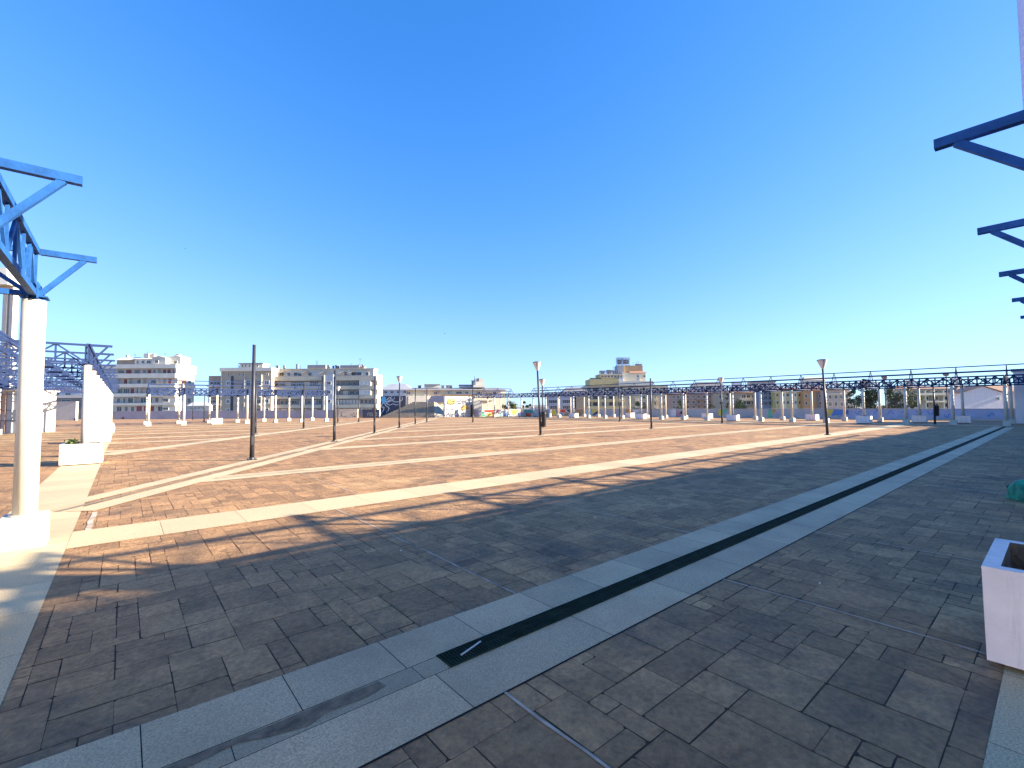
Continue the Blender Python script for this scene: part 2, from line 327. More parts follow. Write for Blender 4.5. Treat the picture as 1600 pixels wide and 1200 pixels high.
# ---------------------------------------------------------------- pergolas
ZB,ZT=2.86,3.36; ARM=.65; SP=5.0
def truss_mesh(b,p,q,n,w=.065,web=.05):
    """flat truss between bottom/top chord: p,q ground points"""
    p=Vector(p); q=Vector(q); d=q-p
    f=lambda t,z:(p.x+d.x*t,p.y+d.y*t,z)
    b.bar(f(0,ZT),f(1,ZT),w,w); b.bar(f(0,ZB),f(1,ZB),w,w)
    for i in range(n+1):
        if i in(0,n) or True: b.bar(f(i/n,ZB+w/2),f(i/n,ZT-w/2),web*.5,web,0,(d.x,d.y,0))
    for i in range(n):
        a,c=(ZB,ZT) if i%2==0 else (ZT,ZB)
        sg=1 if a<c else -1
        b.bar(f((i+.04)/n,a+sg*w/2),f((i+.96)/n,c-sg*w/2),web*.5,web,0,(0,0,1))
def pergola(label,org,rz,n,bay,s,M,pf=(),pb=(),first_row=True,gable=True,arm=.5,shift={},cshift={},panels=6,web=.05):
    root=empty('pergola',(org[0],org[1],0),label,'pergola','steel truss pergolas round the plaza',rz)
    xs=[i*bay for i in range(n)]
    for row,y in((0,0),(1,s*SP)):
        for i,x in enumerate(xs):
            b=MB(); inp=i in(pf if row==0 else pb); yk=y; y=y+cshift.get((row,i),0)
            rc=.104 if M is M_BLUE else .092; b.tube((x,y,.36 if not inp else .3),(x,y,2.79),rc,rc,24 if n<8 else 16)
            c=b.build('column',M_COLUMN,root,smooth=True); yp=yk
            b=MB(); b.tube((x,y,2.79),(x,y,2.83),.10,.10,12); b.box(x-.12,x+.12,y-.12,y+.12,2.82,2.832); 
            if M is M_BLUE:
                b.box(x-.16,x+.16,y-.0325-.012,y-.0335,ZB-.06,ZB+.12); b.box(x-.16,x+.16,y+.0335,y+.0445,ZB-.06,ZB+.12)
                for bx_ in(-.12,-.04,.04,.12):
                    for by_,sg in((y-.0445,-1),(y+.0445,1)): b.tube((x+bx_,by_,ZB+.06),(x+bx_,by_+sg*.012,ZB+.06),.011,.011,6)
                for ax_ in(-.09,.09):
                    for ay_ in(-.09,.09): b.tube((x+ax_,y+ay_,2.832),(x+ax_,y+ay_,2.848),.010,.010,6)
            b.build('cap_plate',M,c)
            if M is M_BLUE and not inp:
                b=MB(); b.tube((x,y,.361),(x,y,.375),.135,.13,24); b.build('base_collar',M_COLUMN,c)
            if not inp:
                b=MB(); dx,dy,hw=shift.get((row,i),(0,0,.22 if M is M_BLUE else .19)); b.frustum(x+dx-hw,x+dx+hw,yp+dy-hw,yp+dy+hw,.011,x+dx-hw*.98,x+dx+hw*.98,yp+dy-hw*.98,yp+dy+hw*.98,.36); b.build('pedestal',M_WHITE,c,bevel=.012)
            y=yk
        b=MB()
        for i in range(n-1): truss_mesh(b,(xs[i],y),(xs[i+1],y),panels,.065 if M is M_BLUE else .095,web if M is M_BLUE else .075)
        b.build('side_truss',M,root)
    for i,x in enumerate(xs):
        b=MB(); truss_mesh(b,(x,min(0,s*SP)+.05),(x,max(0,s*SP)-.05),8,.058,.045); b.build('cross_truss',M,root)
        for y,dr in((0,-s),(s*SP,s)):
            b=MB(); b.bar((x,y+dr*.035,ZT),(x,y+dr*(arm+.02),ZT),.06,.066); b.bar((x,y+dr*.04,ZB),(x,y+dr*(arm-.09),ZT-.028),.05,.05); b.build('bracket_arm',M,root)
        if gable:
            b=MB(); y=s*SP/2; hb=.72
            b.bar((x,y-hb,ZT+.03),(x,y-.02,4.17),.05,.05); b.bar((x,y+hb,ZT+.03),(x,y+.02,4.17),.05,.05); b.bar((x,y-.27,3.78),(x,y+.27,3.78),.035,.035); b.bar((x,y,ZT+.03),(x,y,3.76),.03,.03); b.build('gable_frame',M,root)
    if gable:
        y=s*SP/2
        b=MB(); b.bar((xs[0],y,4.2),(xs[-1],y,4.2),.07,.07); b.build('ridge_rail',M,root)
        for k in(-1,1):
            b=MB(); b.bar((xs[0],y+k*.34,3.80),(xs[-1],y+k*.34,3.80),.085,.085); b.build('purlin',M,root)
    return root
H90=math.pi/2
pergola('short blue steel pergola beside the camera with round cream column on white pedestal',(-.82,7.54-3*2.565),H90,4,2.565,1,M_BLUE,gable=False,shift={(0,2):(.0,.06,.19),(0,3):(0,0,.19)},cshift={(0,2):.13})
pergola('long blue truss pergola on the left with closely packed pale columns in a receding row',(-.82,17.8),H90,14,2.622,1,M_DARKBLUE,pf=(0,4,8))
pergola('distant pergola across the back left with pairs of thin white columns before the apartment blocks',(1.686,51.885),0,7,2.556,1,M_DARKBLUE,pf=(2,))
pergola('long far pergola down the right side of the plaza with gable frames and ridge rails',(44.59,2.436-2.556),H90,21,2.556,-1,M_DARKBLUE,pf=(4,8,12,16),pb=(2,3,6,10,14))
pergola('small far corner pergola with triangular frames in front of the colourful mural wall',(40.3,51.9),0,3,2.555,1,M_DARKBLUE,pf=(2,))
pergola('overhead blue steel pergola whose bracket arms reach in from the right edge',(4.34-2*2.565,-.15),0,15,2.565,-1,M_BLUE,pf=(2,),arm=.64,gable=False,panels=2,web=.03)
planter(4.34,-.085,'large empty white planter on the shaded paving close by at the right edge')
for k,nm in((0,'first'),(4,'fifth'),(8,'ninth')):
    planter(-.86,17.8+2.622*k-.03,('white planter with a leafy sprig at the front column of the left pergola' if k==0 else 'white planter around the %s pale column of the long left pergola'%nm))
planter(1.686+2*2.556,51.87,'white planter around the third column of the back left pergola')
for k,nm in((3,'fourth'),(7,'eighth'),(11,'twelfth'),(15,'sixteenth')):
    planter(44.59,2.436+2.556*k,'white planter around the %s front column from the near end of the far right pergola'%nm)
for k,nm in((1,'second'),(2,'third'),(5,'sixth'),(9,'tenth'),(13,'fourteenth')):
    planter(49.59,2.436+2.556*k,'white planter around the %s rear column from the near end of the far right pergola'%nm)
planter(45.41,51.9,'white planter at the corner column in front of the colourful mural wall')
b=MB(); rr=random.Random(5)
for i in range(110):
    a=rr.uniform(0,6.28); r=rr.uniform(0,.16); z=HPL-.15+rr.uniform(.0,.26); c=Vector((-.24+r*math.cos(a),.1+r*math.sin(a),z)); d=Vector((rr.uniform(-1,1),rr.uniform(-1,1),rr.uniform(-.3,1))).normalized()*.055; e=d.cross(Vector((rr.random(),rr.random(),.3))).normalized()*.022
    b.face([c-d,c+e,c+d,c-e])
for i in range(6): b.tube((-.24+rr.uniform(-.05,.05),.1+rr.uniform(-.05,.05),HPL-.19),(-.24+rr.uniform(-.14,.14),.1+rr.uniform(-.14,.14),HPL+.06),.006,.003,5)
tag(b.build('plant',M_PLANT,None,(-.86,17.77,.012)),'low green sprig growing in the front planter of the left pergola','plant')
# ---------------------------------------------------------------- lamps and bare poles
def lamp_post(head,H,rbase=.065,rtop=.042):
    root=empty('street_lamp' if head else 'lamp_pole',(0,0,0),'','lamp' if head else 'pole')
    b=MB(); b.tube((0,0,0),(0,0,H),rbase,rtop,14); b.build('pole',M_POLE,root,smooth=True)
    b=MB(); b.box(-.12,.12,-.12,.12,.006,.022); b.tube((0,0,.022),(0,0,.08),rbase*1.25,rbase*1.15,14)
    for i_ in(-.09,.09):
        for j_ in(-.09,.09): b.tube((i_,j_,.022),(i_,j_,.05),.012,.012,6)
    b.build('base_plate',M_POLE,root)
    b=MB(); b.box(-.035,.035,-rbase-.006,-rbase*.6,.45,.72); b.build('access_door',M_POLE,root)
    if head:
        b=MB(); b.lathe([(.05,H-.01),(.075,H+.03),(.215,H+.40),(.22,H+.415)],20); b.build('lamp_shade',M_LAMP,root,smooth=True)
        b=MB(); b.lathe([(.222,H+.416),(.235,H+.425),(.235,H+.445),(.12,H+.475),(.02,H+.48)],20); b.build('lamp_cap',M_LAMPTOP,root,smooth=True)
        for k in range(4):
            a=k*H90+.6; b=MB(); b.tube((.06*math.cos(a),.06*math.sin(a),H+.02),(.228*math.cos(a),.228*math.sin(a),H+.42),.008,.008,5); b.build('lamp_strut',M_POLE,root)
    else:
        b=MB(); b.tube((0,0,H),(0,0,H+.012),rtop*1.02,rtop*.6,14); b.build('end_cap',M_LAMPTOP,root)
    return root
PROT={}
LG='dark lamp posts standing in rows across the plaza'
def place_lamp(head,u,v,H,label,lean=(0,0)):
    key=(head,round(H,1))
    if key not in PROT: PROT[key]=o=lamp_post(head,round(H,1))
    else: o=copy_tree(PROT[key])
    o.location=(u,v,.012); o.rotation_euler=(lean[1],lean[0],0) ; tag(o,label,'lamp' if head else 'pole',LG if head else 'bare dark poles without lamp heads')
    return o
def leanv(deg):   # lean towards camera-left by deg
    v=-LX*math.sin(rad(deg)); return (v.x,-v.y)
place_lamp(False,2.92,15.38,3.4,'tallest bare dark pole nearest the camera on the diagonal band')
place_lamp(False,5.87,30.12,3.2,'bare pole just behind and partly hidden by the nearest pole')
place_lamp(False,7.24,20.99,3.2,'second bare dark pole along the diagonal band, sunlit on its right side')
place_lamp(False,11.22,25.85,3.3,'third bare dark pole along the diagonal band, before the white building end')
place_lamp(True,15.38,31.09,3.3,'lamp post with cone head in front of the octopus mural')
place_lamp(False,19.73,36.8,3.2,'bare pole in front of the dark stepped ramp, left of the lit one')
place_lamp(False,22.92,40.39,3.3,'pale lit bare pole in front of the tan flank of the ramp')
place_lamp(False,25.89,36.75,3.3,'bare pole in front of the graffiti covered white wall')
place_lamp(True,16.73,17.62,3.4,'leaning lamp post with cone head and a litter bin on its pole',leanv(2.3))
place_lamp(True,23.05,24.0,3.0,'smaller lamp post just right of the leaning lamp with a bin',leanv(.8))
place_lamp(False,36.01,27.05,3.3,'thin bare pole in front of the ochre block with rooftop cages')
place_lamp(False,26.53,17.41,3.3,'bare pole right of the ochre block with rooftop cages')
place_lamp(True,37.46,17.96,3.3,'far lamp post with cone head in front of the pink brick houses')
place_lamp(True,26.77,7.57,3.3,'lamp post with large cone head beside the shadow edge on the right',leanv(2.0))
place_lamp(False,10.05,35.56,3.3,'thin bare pole in front of the grey block, before the back pergola columns')
place_lamp(False,17.43,63.0,4.5,'slim bare pole behind the back left pergola')
place_lamp(False,18.31,46.04,2.8,'short bare pole in front of the scribbled white wall panel')
place_lamp(False,7.1,63.5,3.2,'bare pole seen in the gap between the white block and the tan block')
place_lamp(True,7.2,76,3.4,'far lamp post in the gap beside the white apartment block')
q_=LX*((528.2-800)/FPX*47)+FX*47
place_lamp(True,q_.x,q_.y,3.2,'far lamp post seen just right of the second bare pole')
# bins
def make_bin():
    root=empty('litter_bin',(0,0,0),'','bin')
    b=MB(); b.lathe([(.105,0),(.115,.02),(.125,.66),(.135,.68),(.135,.72),(.118,.73)],16); b.build('bucket',mat('black_bin_plastic',(.015,.017,.022),.5,.2,6),root,smooth=True)
    b=MB(); b.lathe([(.13,.731),(.12,.76),(.06,.785),(.01,.79)],16); b.build('lid',mat('black_bin_plastic',(.015,.017,.022)),root,smooth=True)
    b=MB(); b.box(-.19,-.11,-.03,.03,.12,.16); b.box(-.19,-.11,-.03,.03,.56,.60); b.build('bracket',M_POLE,root)
    return root
b0=make_bin(); b0.location=(16.73+LX.x*.17,17.62+LX.y*.17,.46); b0.rotation_euler.z=math.atan2(LX.y,LX.x); tag(b0,'black litter bin hung on the leaning lamp post','bin','litter bins on poles')
# ---------------------------------------------------------------- camera-frame helper for things far off (real distance, size, thickness)
def hor(px): return 634.75-.00656*(px-800)
def lat(px,D): return (px-800)/FPX*D
def hz(px,py,D): return EYE+(hor(px)-py)/FPX*D
def at(px,D,z=0): return LX*lat(px,D)+FX*D+Vector((0,0,z))
RZ=YAW-math.pi/2
class Bld:
    def __init__(s,name,label,cat,px,D,base=-5,group=None):
        s.D=D; s.px=px; s.base=base; s.x0=lat(px,D)
        s.o=empty(name,at(px,D,base),label,cat,group,RZ); s.r=random.Random(int(px*7+D)); s.dmax=3.2 if px>1040 else (1.6 if name=='house' else None)
    def lim(s,d1): return d1 if s.dmax is None else min(d1,s.dmax)
    dmax=None
    def X(s,px): return lat(px,s.D)-s.x0
    def Z(s,py,px=None): return hz(px if px is not None else s.px,py,s.D)-s.base
    def box(s,part,a,b,t,bot,d0,d1,m,label=None,parent=None,bevel=0):
        d1=max(s.lim(d1),d0+.02); mb=MB(); mb.box(s.X(a),s.X(b),d0,d1,0 if bot is None else s.Z(bot),s.Z(t)); o=mb.build(part,m,parent or s.o,bevel=bevel)
        if label:o['label']=label
        return o
    def win(s,a,b,t,bot,d=0,fr=M_FRAMEW,gl=M_GLASS,mull=1,part='window',w=None):
        x0,x1,z0,z1=s.X(a),s.X(b),s.Z(bot),s.Z(t); w=w or min(.12,(x1-x0)*.16)
        mb=MB(); mb.box(x0+w,x1-w,d-.03,d,z0+w,z1-w,1)
        mb.box(x0,x0+w,d-.09,d,z0,z1); mb.box(x1-w,x1,d-.09,d,z0,z1); mb.box(x0+w,x1-w,d-.09,d,z1-w,z1); mb.box(x0+w,x1-w,d-.12,d,z0,z0+w)
        for k in range(mull):
            xm=x0+(x1-x0)*(k+1)/(mull+1); mb.box(xm-w*.3,xm+w*.3,d-.07,d-.031,z0+w,z1-w)
        return mb.build(part,[fr,gl],s.o)
    def winy(s,px,d0,d1,t,bot,fr=M_FRAMEW,gl=M_GLASS):   # window on the right-hand side wall
        x=s.X(px); z0,z1=s.Z(bot),s.Z(t); mb=MB(); mb.box(x,x+.03,d0+.1,d1-.1,z0+.1,z1-.1,1); mb.box(x,x+.08,d0,d0+.1,z0,z1); mb.box(x,x+.08,d1-.1,d1,z0,z1); mb.box(x,x+.08,d0+.1,d1-.1,z0,z0+.1); mb.box(x,x+.08,d0+.1,d1-.1,z1-.1,z1)
        return mb.build('window',[fr,gl],s.o)
    def roof(s,a,b,t,bot,d0,d1,m,inset=.3,part='roof'):
        d1=max(s.lim(d1),d0+.5); x0,x1=s.X(a),s.X(b); i=(x1-x0)*inset; dd=(d1-d0)*.5; mb=MB(); mb.frustum(x0,x1,d0,d1,s.Z(bot),x0+i,x1-i,d0+dd*.8,d1-dd*.8,s.Z(t)); return mb.build(part,m,s.o)
    def gable(s,a,b,t,bot,d0,d1,m,part='roof'):
        x0,x1=s.X(a),s.X(b); xm=(x0+x1)/2; z0,z1=s.Z(bot),s.Z(t); mb=MB()
        mb.face([(x0,d0,z0),(x1,d0,z0),(xm,d0,z1)]); mb.face([(x1,d1,z0),(x0,d1,z0),(xm,d1,z1)]); mb.face([(x0,d1,z0),(x0,d0,z0),(xm,d0,z1),(xm,d1,z1)]); mb.face([(x1,d0,z0),(x1,d1,z0),(xm,d1,z1),(xm,d0,z1)]); mb.face([(x0,d0,z0),(x0,d1,z0),(x1,d1,z0),(x1,d0,z0)])
        return mb.build(part,m,s.o)
    def mast(s,px,t,bot,d,r=.05,part='antenna',arms=0):
        mb=MB(); x=s.X(px); z1=s.Z(t); mb.tube((x,d,s.Z(bot)),(x,d,z1),r,r,6)
        for k in range(arms): z=z1-.15-.3*k; mb.bar((x-.5,d,z),(x+.5,d,z),.04,.04)
        return mb.build(part,M_POLE,s.o)
    def flue(s,px,t,bot,d,m=None,w=.35,part='chimney'):
        mb=MB(); x=s.X(px); mb.box(x-w,x+w,d-w,d+w,s.Z(bot),s.Z(t)); mb.box(x-w*1.25,x+w*1.25,d-w*1.25,d+w*1.25,s.Z(t),s.Z(t)+.15); return mb.build(part,m or M_SLATE,s.o)
    def sill_band(s,a,b,t,bot,d0,m,part='balcony'):
        mb=MB(); mb.box(s.X(a),s.X(b),d0,0,s.Z(bot),s.Z(bot)+.22); mb.box(s.X(a),s.X(b),d0,d0+.14,s.Z(bot)+.22,s.Z(t)); mb.box(s.X(a),s.X(a)+.14,d0+.14,0,s.Z(bot)+.22,s.Z(t)); mb.box(s.X(b)-.14,s.X(b),d0+.14,0,s.Z(bot)+.22,s.Z(t)); return mb.build(part,m,s.o)
# ---- A: white and grey apartment block
A=Bld('apartment_building','white and grey apartment block with long balconies and a stepped white penthouse','building',215,140)
A.box('wall',140,277,576,None,0,7.3,M_AW)
A.box('roof_slab',138,278,569.5,576,-1.2,7.6,M_AB)
A.box('penthouse',176,206,562,569.5,1,6,M_BRN); A.roof(174,208,556.5,562,.4,6.4,M_WHITE,.12)
A.box('penthouse',206,236,560.5,569.5,.6,6,M_AB); A.roof(204,237,557.5,560.5,.2,6.4,M_PALE,.1)
A.box('penthouse',236,257,559,569.5,0,6,M_WHITE); A.box('penthouse',250,273,556.5,569.5,2,6.5,M_WHITE); A.gable(234,258,556,559,-.2,6,M_WHITE); A.gable(258,272,553.5,556.5,2,6.4,M_WHITE)
A.box('stair_tower',214,222,551,557.4,2,4.5,M_WHITE); A.flue(226,552.5,558,3,M_WHITE,.5); A.flue(262,552,556,4,M_WHITE,.4); A.mast(215.5,547,551,3)
A.mast(196,551,557,3,.04,arms=2); A.mast(244,550,556,3,.04,arms=1); A.flue(184,553.5,557.5,3,M_WHITE,.3)
for a,b_ in((209,213),(217,222),(225,232),(240,246),(262,268)): A.win(a,b_,562.5,568,.6 if a<236 else(0 if a<250 else 2))
for t,bt in((584,591),(600,605.5),(615,620),(630,633.5)): A.sill_band(180,277.5,t,bt,-1.3,M_AB); A.box('balcony_end',150,179.5,t,bt,-1.0,0,M_AB)
for row,(t,bt) in enumerate(((577.8,583.3),(592.5,599.8),(607,614.8),(621.5,629.6),(635,643))):
    x=183
    while x<273:
        w=A.r.choice((6,8,10,5)); 
        if x+w>275: break
        q=A.r.random()
        if q<.25: A.box('panel',x,x+w*.8,t,bt+.6,-.06,.0,A.r.choice((M_MAR,M_MAR,M_CGREY)))
        elif q<.4: A.box('pilaster',x,x+1.6,t-.5,bt+.4,-.9,0,M_WHITE)
        else: A.win(x,x+w,t,bt,0,mull=A.r.choice((1,2)))
        x+=w+A.r.choice((1.5,3,4))
A.box('panel',256,276.4,606,643,-.5,0,M_AB)
for t,bt in((608,613),(623,628.5),(637,641)): A.win(255+1,266,t,bt,-.5,mull=3)
A.box('cornice',276,279,576,583,-1.2,7.5,M_WHITE)
mb=MB(); mb.box(A.X(277)+.001,A.X(277)+.06,.3,3.6,A.Z(600),A.Z(592.5)); mb.build('panel',M_OR,A.o)
mb=MB(); mb.box(A.X(277)+.001,A.X(277)+.9,.4,6.6,A.Z(605.5),A.Z(600)); mb.build('side_balcony',M_AB,A.o)
for t,bt in((578,582),(593,599),(608,615),(622,630)): A.winy(277,4.2,5.8,t,bt)
# ---- B: tan block with white window surrounds
B=Bld('apartment_building','tan and brown apartment block with white window surrounds and a white cornice','building',372,142)
B.box('wall',345,423.4,580,None,0,5,M_TAN); B.box('wing',320,345,586.5,None,1.6,6.5,M_BRN,'grey brown lower wing on the left')
B.box('cornice',344.2,425,574.8,580.2,-.7,5.2,M_AB); B.box('penthouse',372,408,568.2,574.8,.6,4.6,M_WHITE); B.box('roof_slab',371,409,567,568.2,.3,4.9,M_SLATE)
for x in(375,380,386,399): B.win(x,x+2.6,569.5,573.5,.6,mull=0)
for t,bt in((594.5,602.3),(610,618),(623.5,631),(637.5,643)):
    B.win(353,360,t,bt,0,w=.28); B.box('recess_panel',360.3,364.4,t-7 if t<600 else t-6,bt+2.5,-.05,0,M_DK); B.win(322,344,t+1,bt-1.5,1.6,mull=3); B.sill_band(321,344.4,bt-.8,bt+2,1.59-.9,M_AB) if False else B.box('balcony',320.5,344.5,bt-.6,bt+1.6,.7,1.6,M_AB)
    B.win(384,391,t,bt+1,0,mull=1); B.win(397,407.5,t+.5,bt,0,mull=2); B.win(412,420.5,t,bt,0,w=.26)
    B.box('balcony',396.5,408,bt+.4,bt+2.2,-.9,0,M_AB); B.box('panel',365,381,t,bt+1,-.12,0,M_BRN if t<605 else M_TAN)
for x in(381.6,407.9): B.box('pilaster',x,x+1.2,584,None,-.35,0,M_WHITE)
for x in(346,): B.box('pilaster',345.0,346.2,580.4,None,-.25,0,M_CRM)
for x in(355,372,378,398,412,416): B.win(x,x+3,583.5,587,0,mull=0)
for x,t in((366,566),(414.5,569),(425,570),(367,571)): B.mast(x,t,574.8,2,.06,arms=1)
B.flue(425.5,571,574.8,3,M_SLATE,.3)
# ---- C: long grey block
C_=Bld('apartment_building','long grey apartment block with beige balcony bands and rooftop machine rooms','building',508,145)
C_.box('wall',424,589.5,587.5,None,0,5.4,M_CGREY); C_.box('top_storey',426,581.5,576.4,587.5,1.3,5.2,M_CLT)
C_.box('roof_slab',424.5,583,575.4,576.4,.9,5.3,M_CBAL)
C_.box('machine_room',475.5,504.5,569.3,575.4,1.8,4.6,M_CGREY); C_.box('machine_room',527.5,557.5,570,575.4,1.8,4.6,M_CGREY); C_.box('machine_room',557.5,565,572,575.4,2,4.2,M_BRN)
for x,t in((436,570),(456.5,568),(507,570),(514.5,571),(519,570),(522.5,571),(556,569.5),(561,569.5),(564,571.5)): C_.flue(x,t,575.4,3,M_SLATE,.25)
for x,t in((489.5,566),(463,569.5),(414,569)): C_.mast(x,t,575.4,2.5,.05)
C_.mast(489,562,569.3,2.5,.04,arms=2); C_.mast(558,559,570,2.5,.03,arms=2); C_.mast(544,567,570,2.5,.04,arms=1)
for t,bt in((588.3,595),(603.4,609),(617.8,623.4),(632.2,637.6)):
    C_.sill_band(425,504.5,t,bt,-1.3,M_CBAL); C_.sill_band(524,589.8,t,bt,-1.3,M_CBAL)
C_.box('stair_core',510,523,586,None,-1.5,0,W('stair_core_render',(.40,.42,.44)),bevel=0)
C_.box('fin',507.7,510,586.5,None,-1.7,0,M_WHITE)
for t in(600,614,628): C_.win(513,520,t-3.4,t+1.6,-1.5,mull=1)
for row,(t,bt) in enumerate(((595.8,603),(610,617.4),(624.2,631.8),(638,643))):
    x=428
    while x<500: 
        w=C_.r.choice((6,7,9)); C_.win(x,x+w,t+.8,bt,0,mull=C_.r.choice((1,2)),gl=C_.r.choice((M_GLASS,M_GLASS,M_AB))); x+=w+C_.r.choice((1.5,3,2.4))
    x=526
    while x<558:
        w=C_.r.choice((6,8)); C_.win(x,x+w,t+.8,bt,0,mull=C_.r.choice((1,2)),gl=C_.r.choice((M_GLASS,M_GLASS,M_AB))); x+=w+2
    if row<2: C_.box('enclosed_balcony',563,581,t-.6,bt+.4,-1.28,0,M_CLT)
    for x in(563.5,569.5,575.5): C_.win(x,x+5,t+.2,bt-.4,-1.28 if row<2 else 0,mull=1,gl=M_GLASS if row==2 else M_PALE)
for x in range(527,558,5): C_.win(x,x+4.2,624.8,631.6,-.6,mull=1,gl=M_CLT) 
for a in(434,470,500,530,545): 
    mb=MB(); x=C_.X(a); mb.hexa([(x,1.25,C_.Z(581)),(x+1.6,1.25,C_.Z(579)),(x+1.6,1.28,C_.Z(579)),(x,1.28,C_.Z(581)),(x-1.0,-.8,C_.Z(585)),(x+.6,-.8,C_.Z(583)),(x+.6,-.77,C_.Z(583)),(x-1,-.77,C_.Z(585))]); mb.build('awning',M_AB,C_.o)
for a,b_ in((432,440),(445,450),(455,468),(478,484),(535,541),(546,563),(568,574)): C_.win(a,b_,581,587,1.3,mull=1)
C_.box('end_wall',588.6,589.6,585.5,None,-.2,5.5,W('white_end_wall',(.74,.70,.62)))
# ---- D: low beige building behind the ramp
D_=Bld('low_building','low beige building with hipped grey roof behind the stepped ramp','building',715,95)
D_.box('wall',636,790,609.8,None,0,14,M_CRM); D_.roof(634,793,604.5,609.8,-.6,15,M_SLATE,.06); D_.box('white_base',640,668,618.5,None,-1,0,M_WHITE)
D_.box('penthouse',663,687,600,604.8,4,9,M_WHITE); D_.box('roof_slab',662.5,688,598.9,600,3.7,9.3,M_SLATE); D_.box('penthouse',720,744,601,604.8,4,8,M_PALE); D_.box('roof_slab',719,745,599.7,601,3.8,8.3,M_SLATE)
D_.box('chimney_block',744.5,758,590,604.6,3,5.4,M_WHITE); D_.box('chimney_block',741,760,600.6,604.6,2.5,6,M_WHITE); D_.box('vent',748.2,750.4,589.6,594.5,2.94,3,M_DK); D_.mast(743.7,586.5,601,3.5,.07); D_.flue(740.5,594,601,3.4,M_SLATE,.25)
for x in(676,692,700,705,655): D_.flue(x,601.5,605,5,M_SLATE,.3)
for a,b_ in((637,643),(678,684),(700,703),(712,722),(726,732),(745,751),(770,776)): D_.win(a,b_,611.5,616.5,0,mull=1)
for x in(646,664,685.5,705.5,724.5,765): D_.box('pilaster',x,x+1,609.9,618,-.15,0,M_CLT)
D_.box('canopy',692,745,616,617.4,-1.6,0,M_SLATE)
# ---- E: ochre block with rooftop cages
E_=Bld('apartment_building','ochre apartment block with stepped terraces and metal cages on its roof','building',978,200)
E_.box('wall',915,1044,602.5,None,0,14,W('ochre_grey_render',(.52,.42,.27))); E_.box('parapet',921.5,967,592,603,-.5,12,M_OCH); E_.box('terrace_rail',922,940,590.3,592,0,.15,M_GLASS)
E_.box('set_back_storey',938,975,584.8,592,1.5,11,M_OCH); E_.box('roof_slab',937,976,584.2,585.2,1,11.5,M_AB)
for x in range(941,972,5): E_.win(x,x+3.6,586,589.5,1.5,mull=1)
E_.box('glazed_porch',967.3,973.5,590.5,600,-.4,1.5,M_PALE)
E_.box('tower',968,978,570,584.2,3,9,W('grey_tower',(.38,.36,.35))); E_.box('upper_block',977,1009,570,583,4,10,W('warm_ochre_block',(.50,.33,.17))); E_.box('upper_block',974,1011,582,596,1.4,4,M_CRM); E_.roof(985,1013,579,582.4,.8,9,M_TERRA,.1)
E_.box('roof_slab',966,1020,596,602.6,-1,13,M_AB)
for a,b_ in((997,1001),(1007,1011)): E_.win(a,b_-.4,586,589.4,1.4,mull=0)
E_.box('pipe_stack',998,1001,589.6,596,1.1,1.35,M_EQ)
def cage(bl,a,b_,t,bot,d,panels=2):
    mb=MB(); x0,x1,z0,z1=bl.X(a),bl.X(b_),bl.Z(bot),bl.Z(t); w=.16
    for x in(x0,x1-w,(x0+x1)/2-w/2):
        for y in(d,d+2.2): mb.box(x,x+w,y,y+w,z0,z1)
    for z in(z0,z1-w,(z0+z1)/2,(z0*.25+z1*.75)): mb.box(x0-.05,x1+.05,d-.05,d+2.4,z,z+w)
    mb.box(x0+.3,x1-.3,d+.4,d+2,z0+(z1-z0)*.2,z0+(z1-z0)*.46,1); mb.box(x0+.3,x1-.3,d+.4,d+2,z0+(z1-z0)*.56,z0+(z1-z0)*.72,1)
    return mb.build('roof_cage',[M_EQ,M_CGREY],bl.o)
cage(E_,968.5,977.3,557,570,4); cage(E_,978.2,988.6,557.2,570,4); cage(E_,940.5,948.5,578,584.2,3); cage(E_,951,959,577,584.2,3); cage(E_,960,966.5,577.5,584.2,3); cage(E_,1000,1009,567,570,5)
for x,t in((995,565),(1003.5,563),(963,575),(1000,564)): E_.mast(x,t,571,5,.07,arms=1)
for t,bt,dk in((605,610.5,1),(618.5,623.8,0),(628,634.3,0)):
    for a,b_ in((917,923),(926,936.5),(940.5,947),(951,961.5),(965.5,973)): E_.win(a,b_,t,bt,0,mull=2,fr=M_CBAL)
    for a,b_ in((981,986),(1004,1008),(1022,1024.5),(1036,1040)): E_.win(a,b_,t+.5,bt-.5,0,mull=0,fr=M_CBAL)
for t,bt in((624.2,627.6),(634.6,640)): E_.box('spandrel',916,974.5,t,bt,-.9,0,M_OCH)
for a,b_ in((991.5,996.5),(1020.5,1025.2),(1046,1050)):
    for t,bt in((622.5,627),(633.8,638.5)): E_.box('balcony',a,b_ if b_<1044 else 1044,t,bt,-1,0,M_CRM) if a<1040 else None
E_.box('band',975,1044,612,613.4,-.3,0,M_TERRA)
E2=Bld('apartment_building','grey framed block with dark window strips left of the ochre block','building',885,150)
E2.box('wall',855,898,616,None,0,10,M_GREYW); E2.box('side_block',899.5,916.5,614,None,-.5,9,W('brown_brick',(.30,.23,.16),.2,3)); E2.roof(878,922,604.5,614,1,12,M_SLATE,.25); E2.box('eaves',853,899,614.8,616.4,-.5,10.4,M_SLATE)
for a,b_ in((856.5,873.5),(878,894)):
    for t,bt in((624.5,630.5),(633.5,639.5)): E2.win(a,b_,t,bt,0,mull=4)
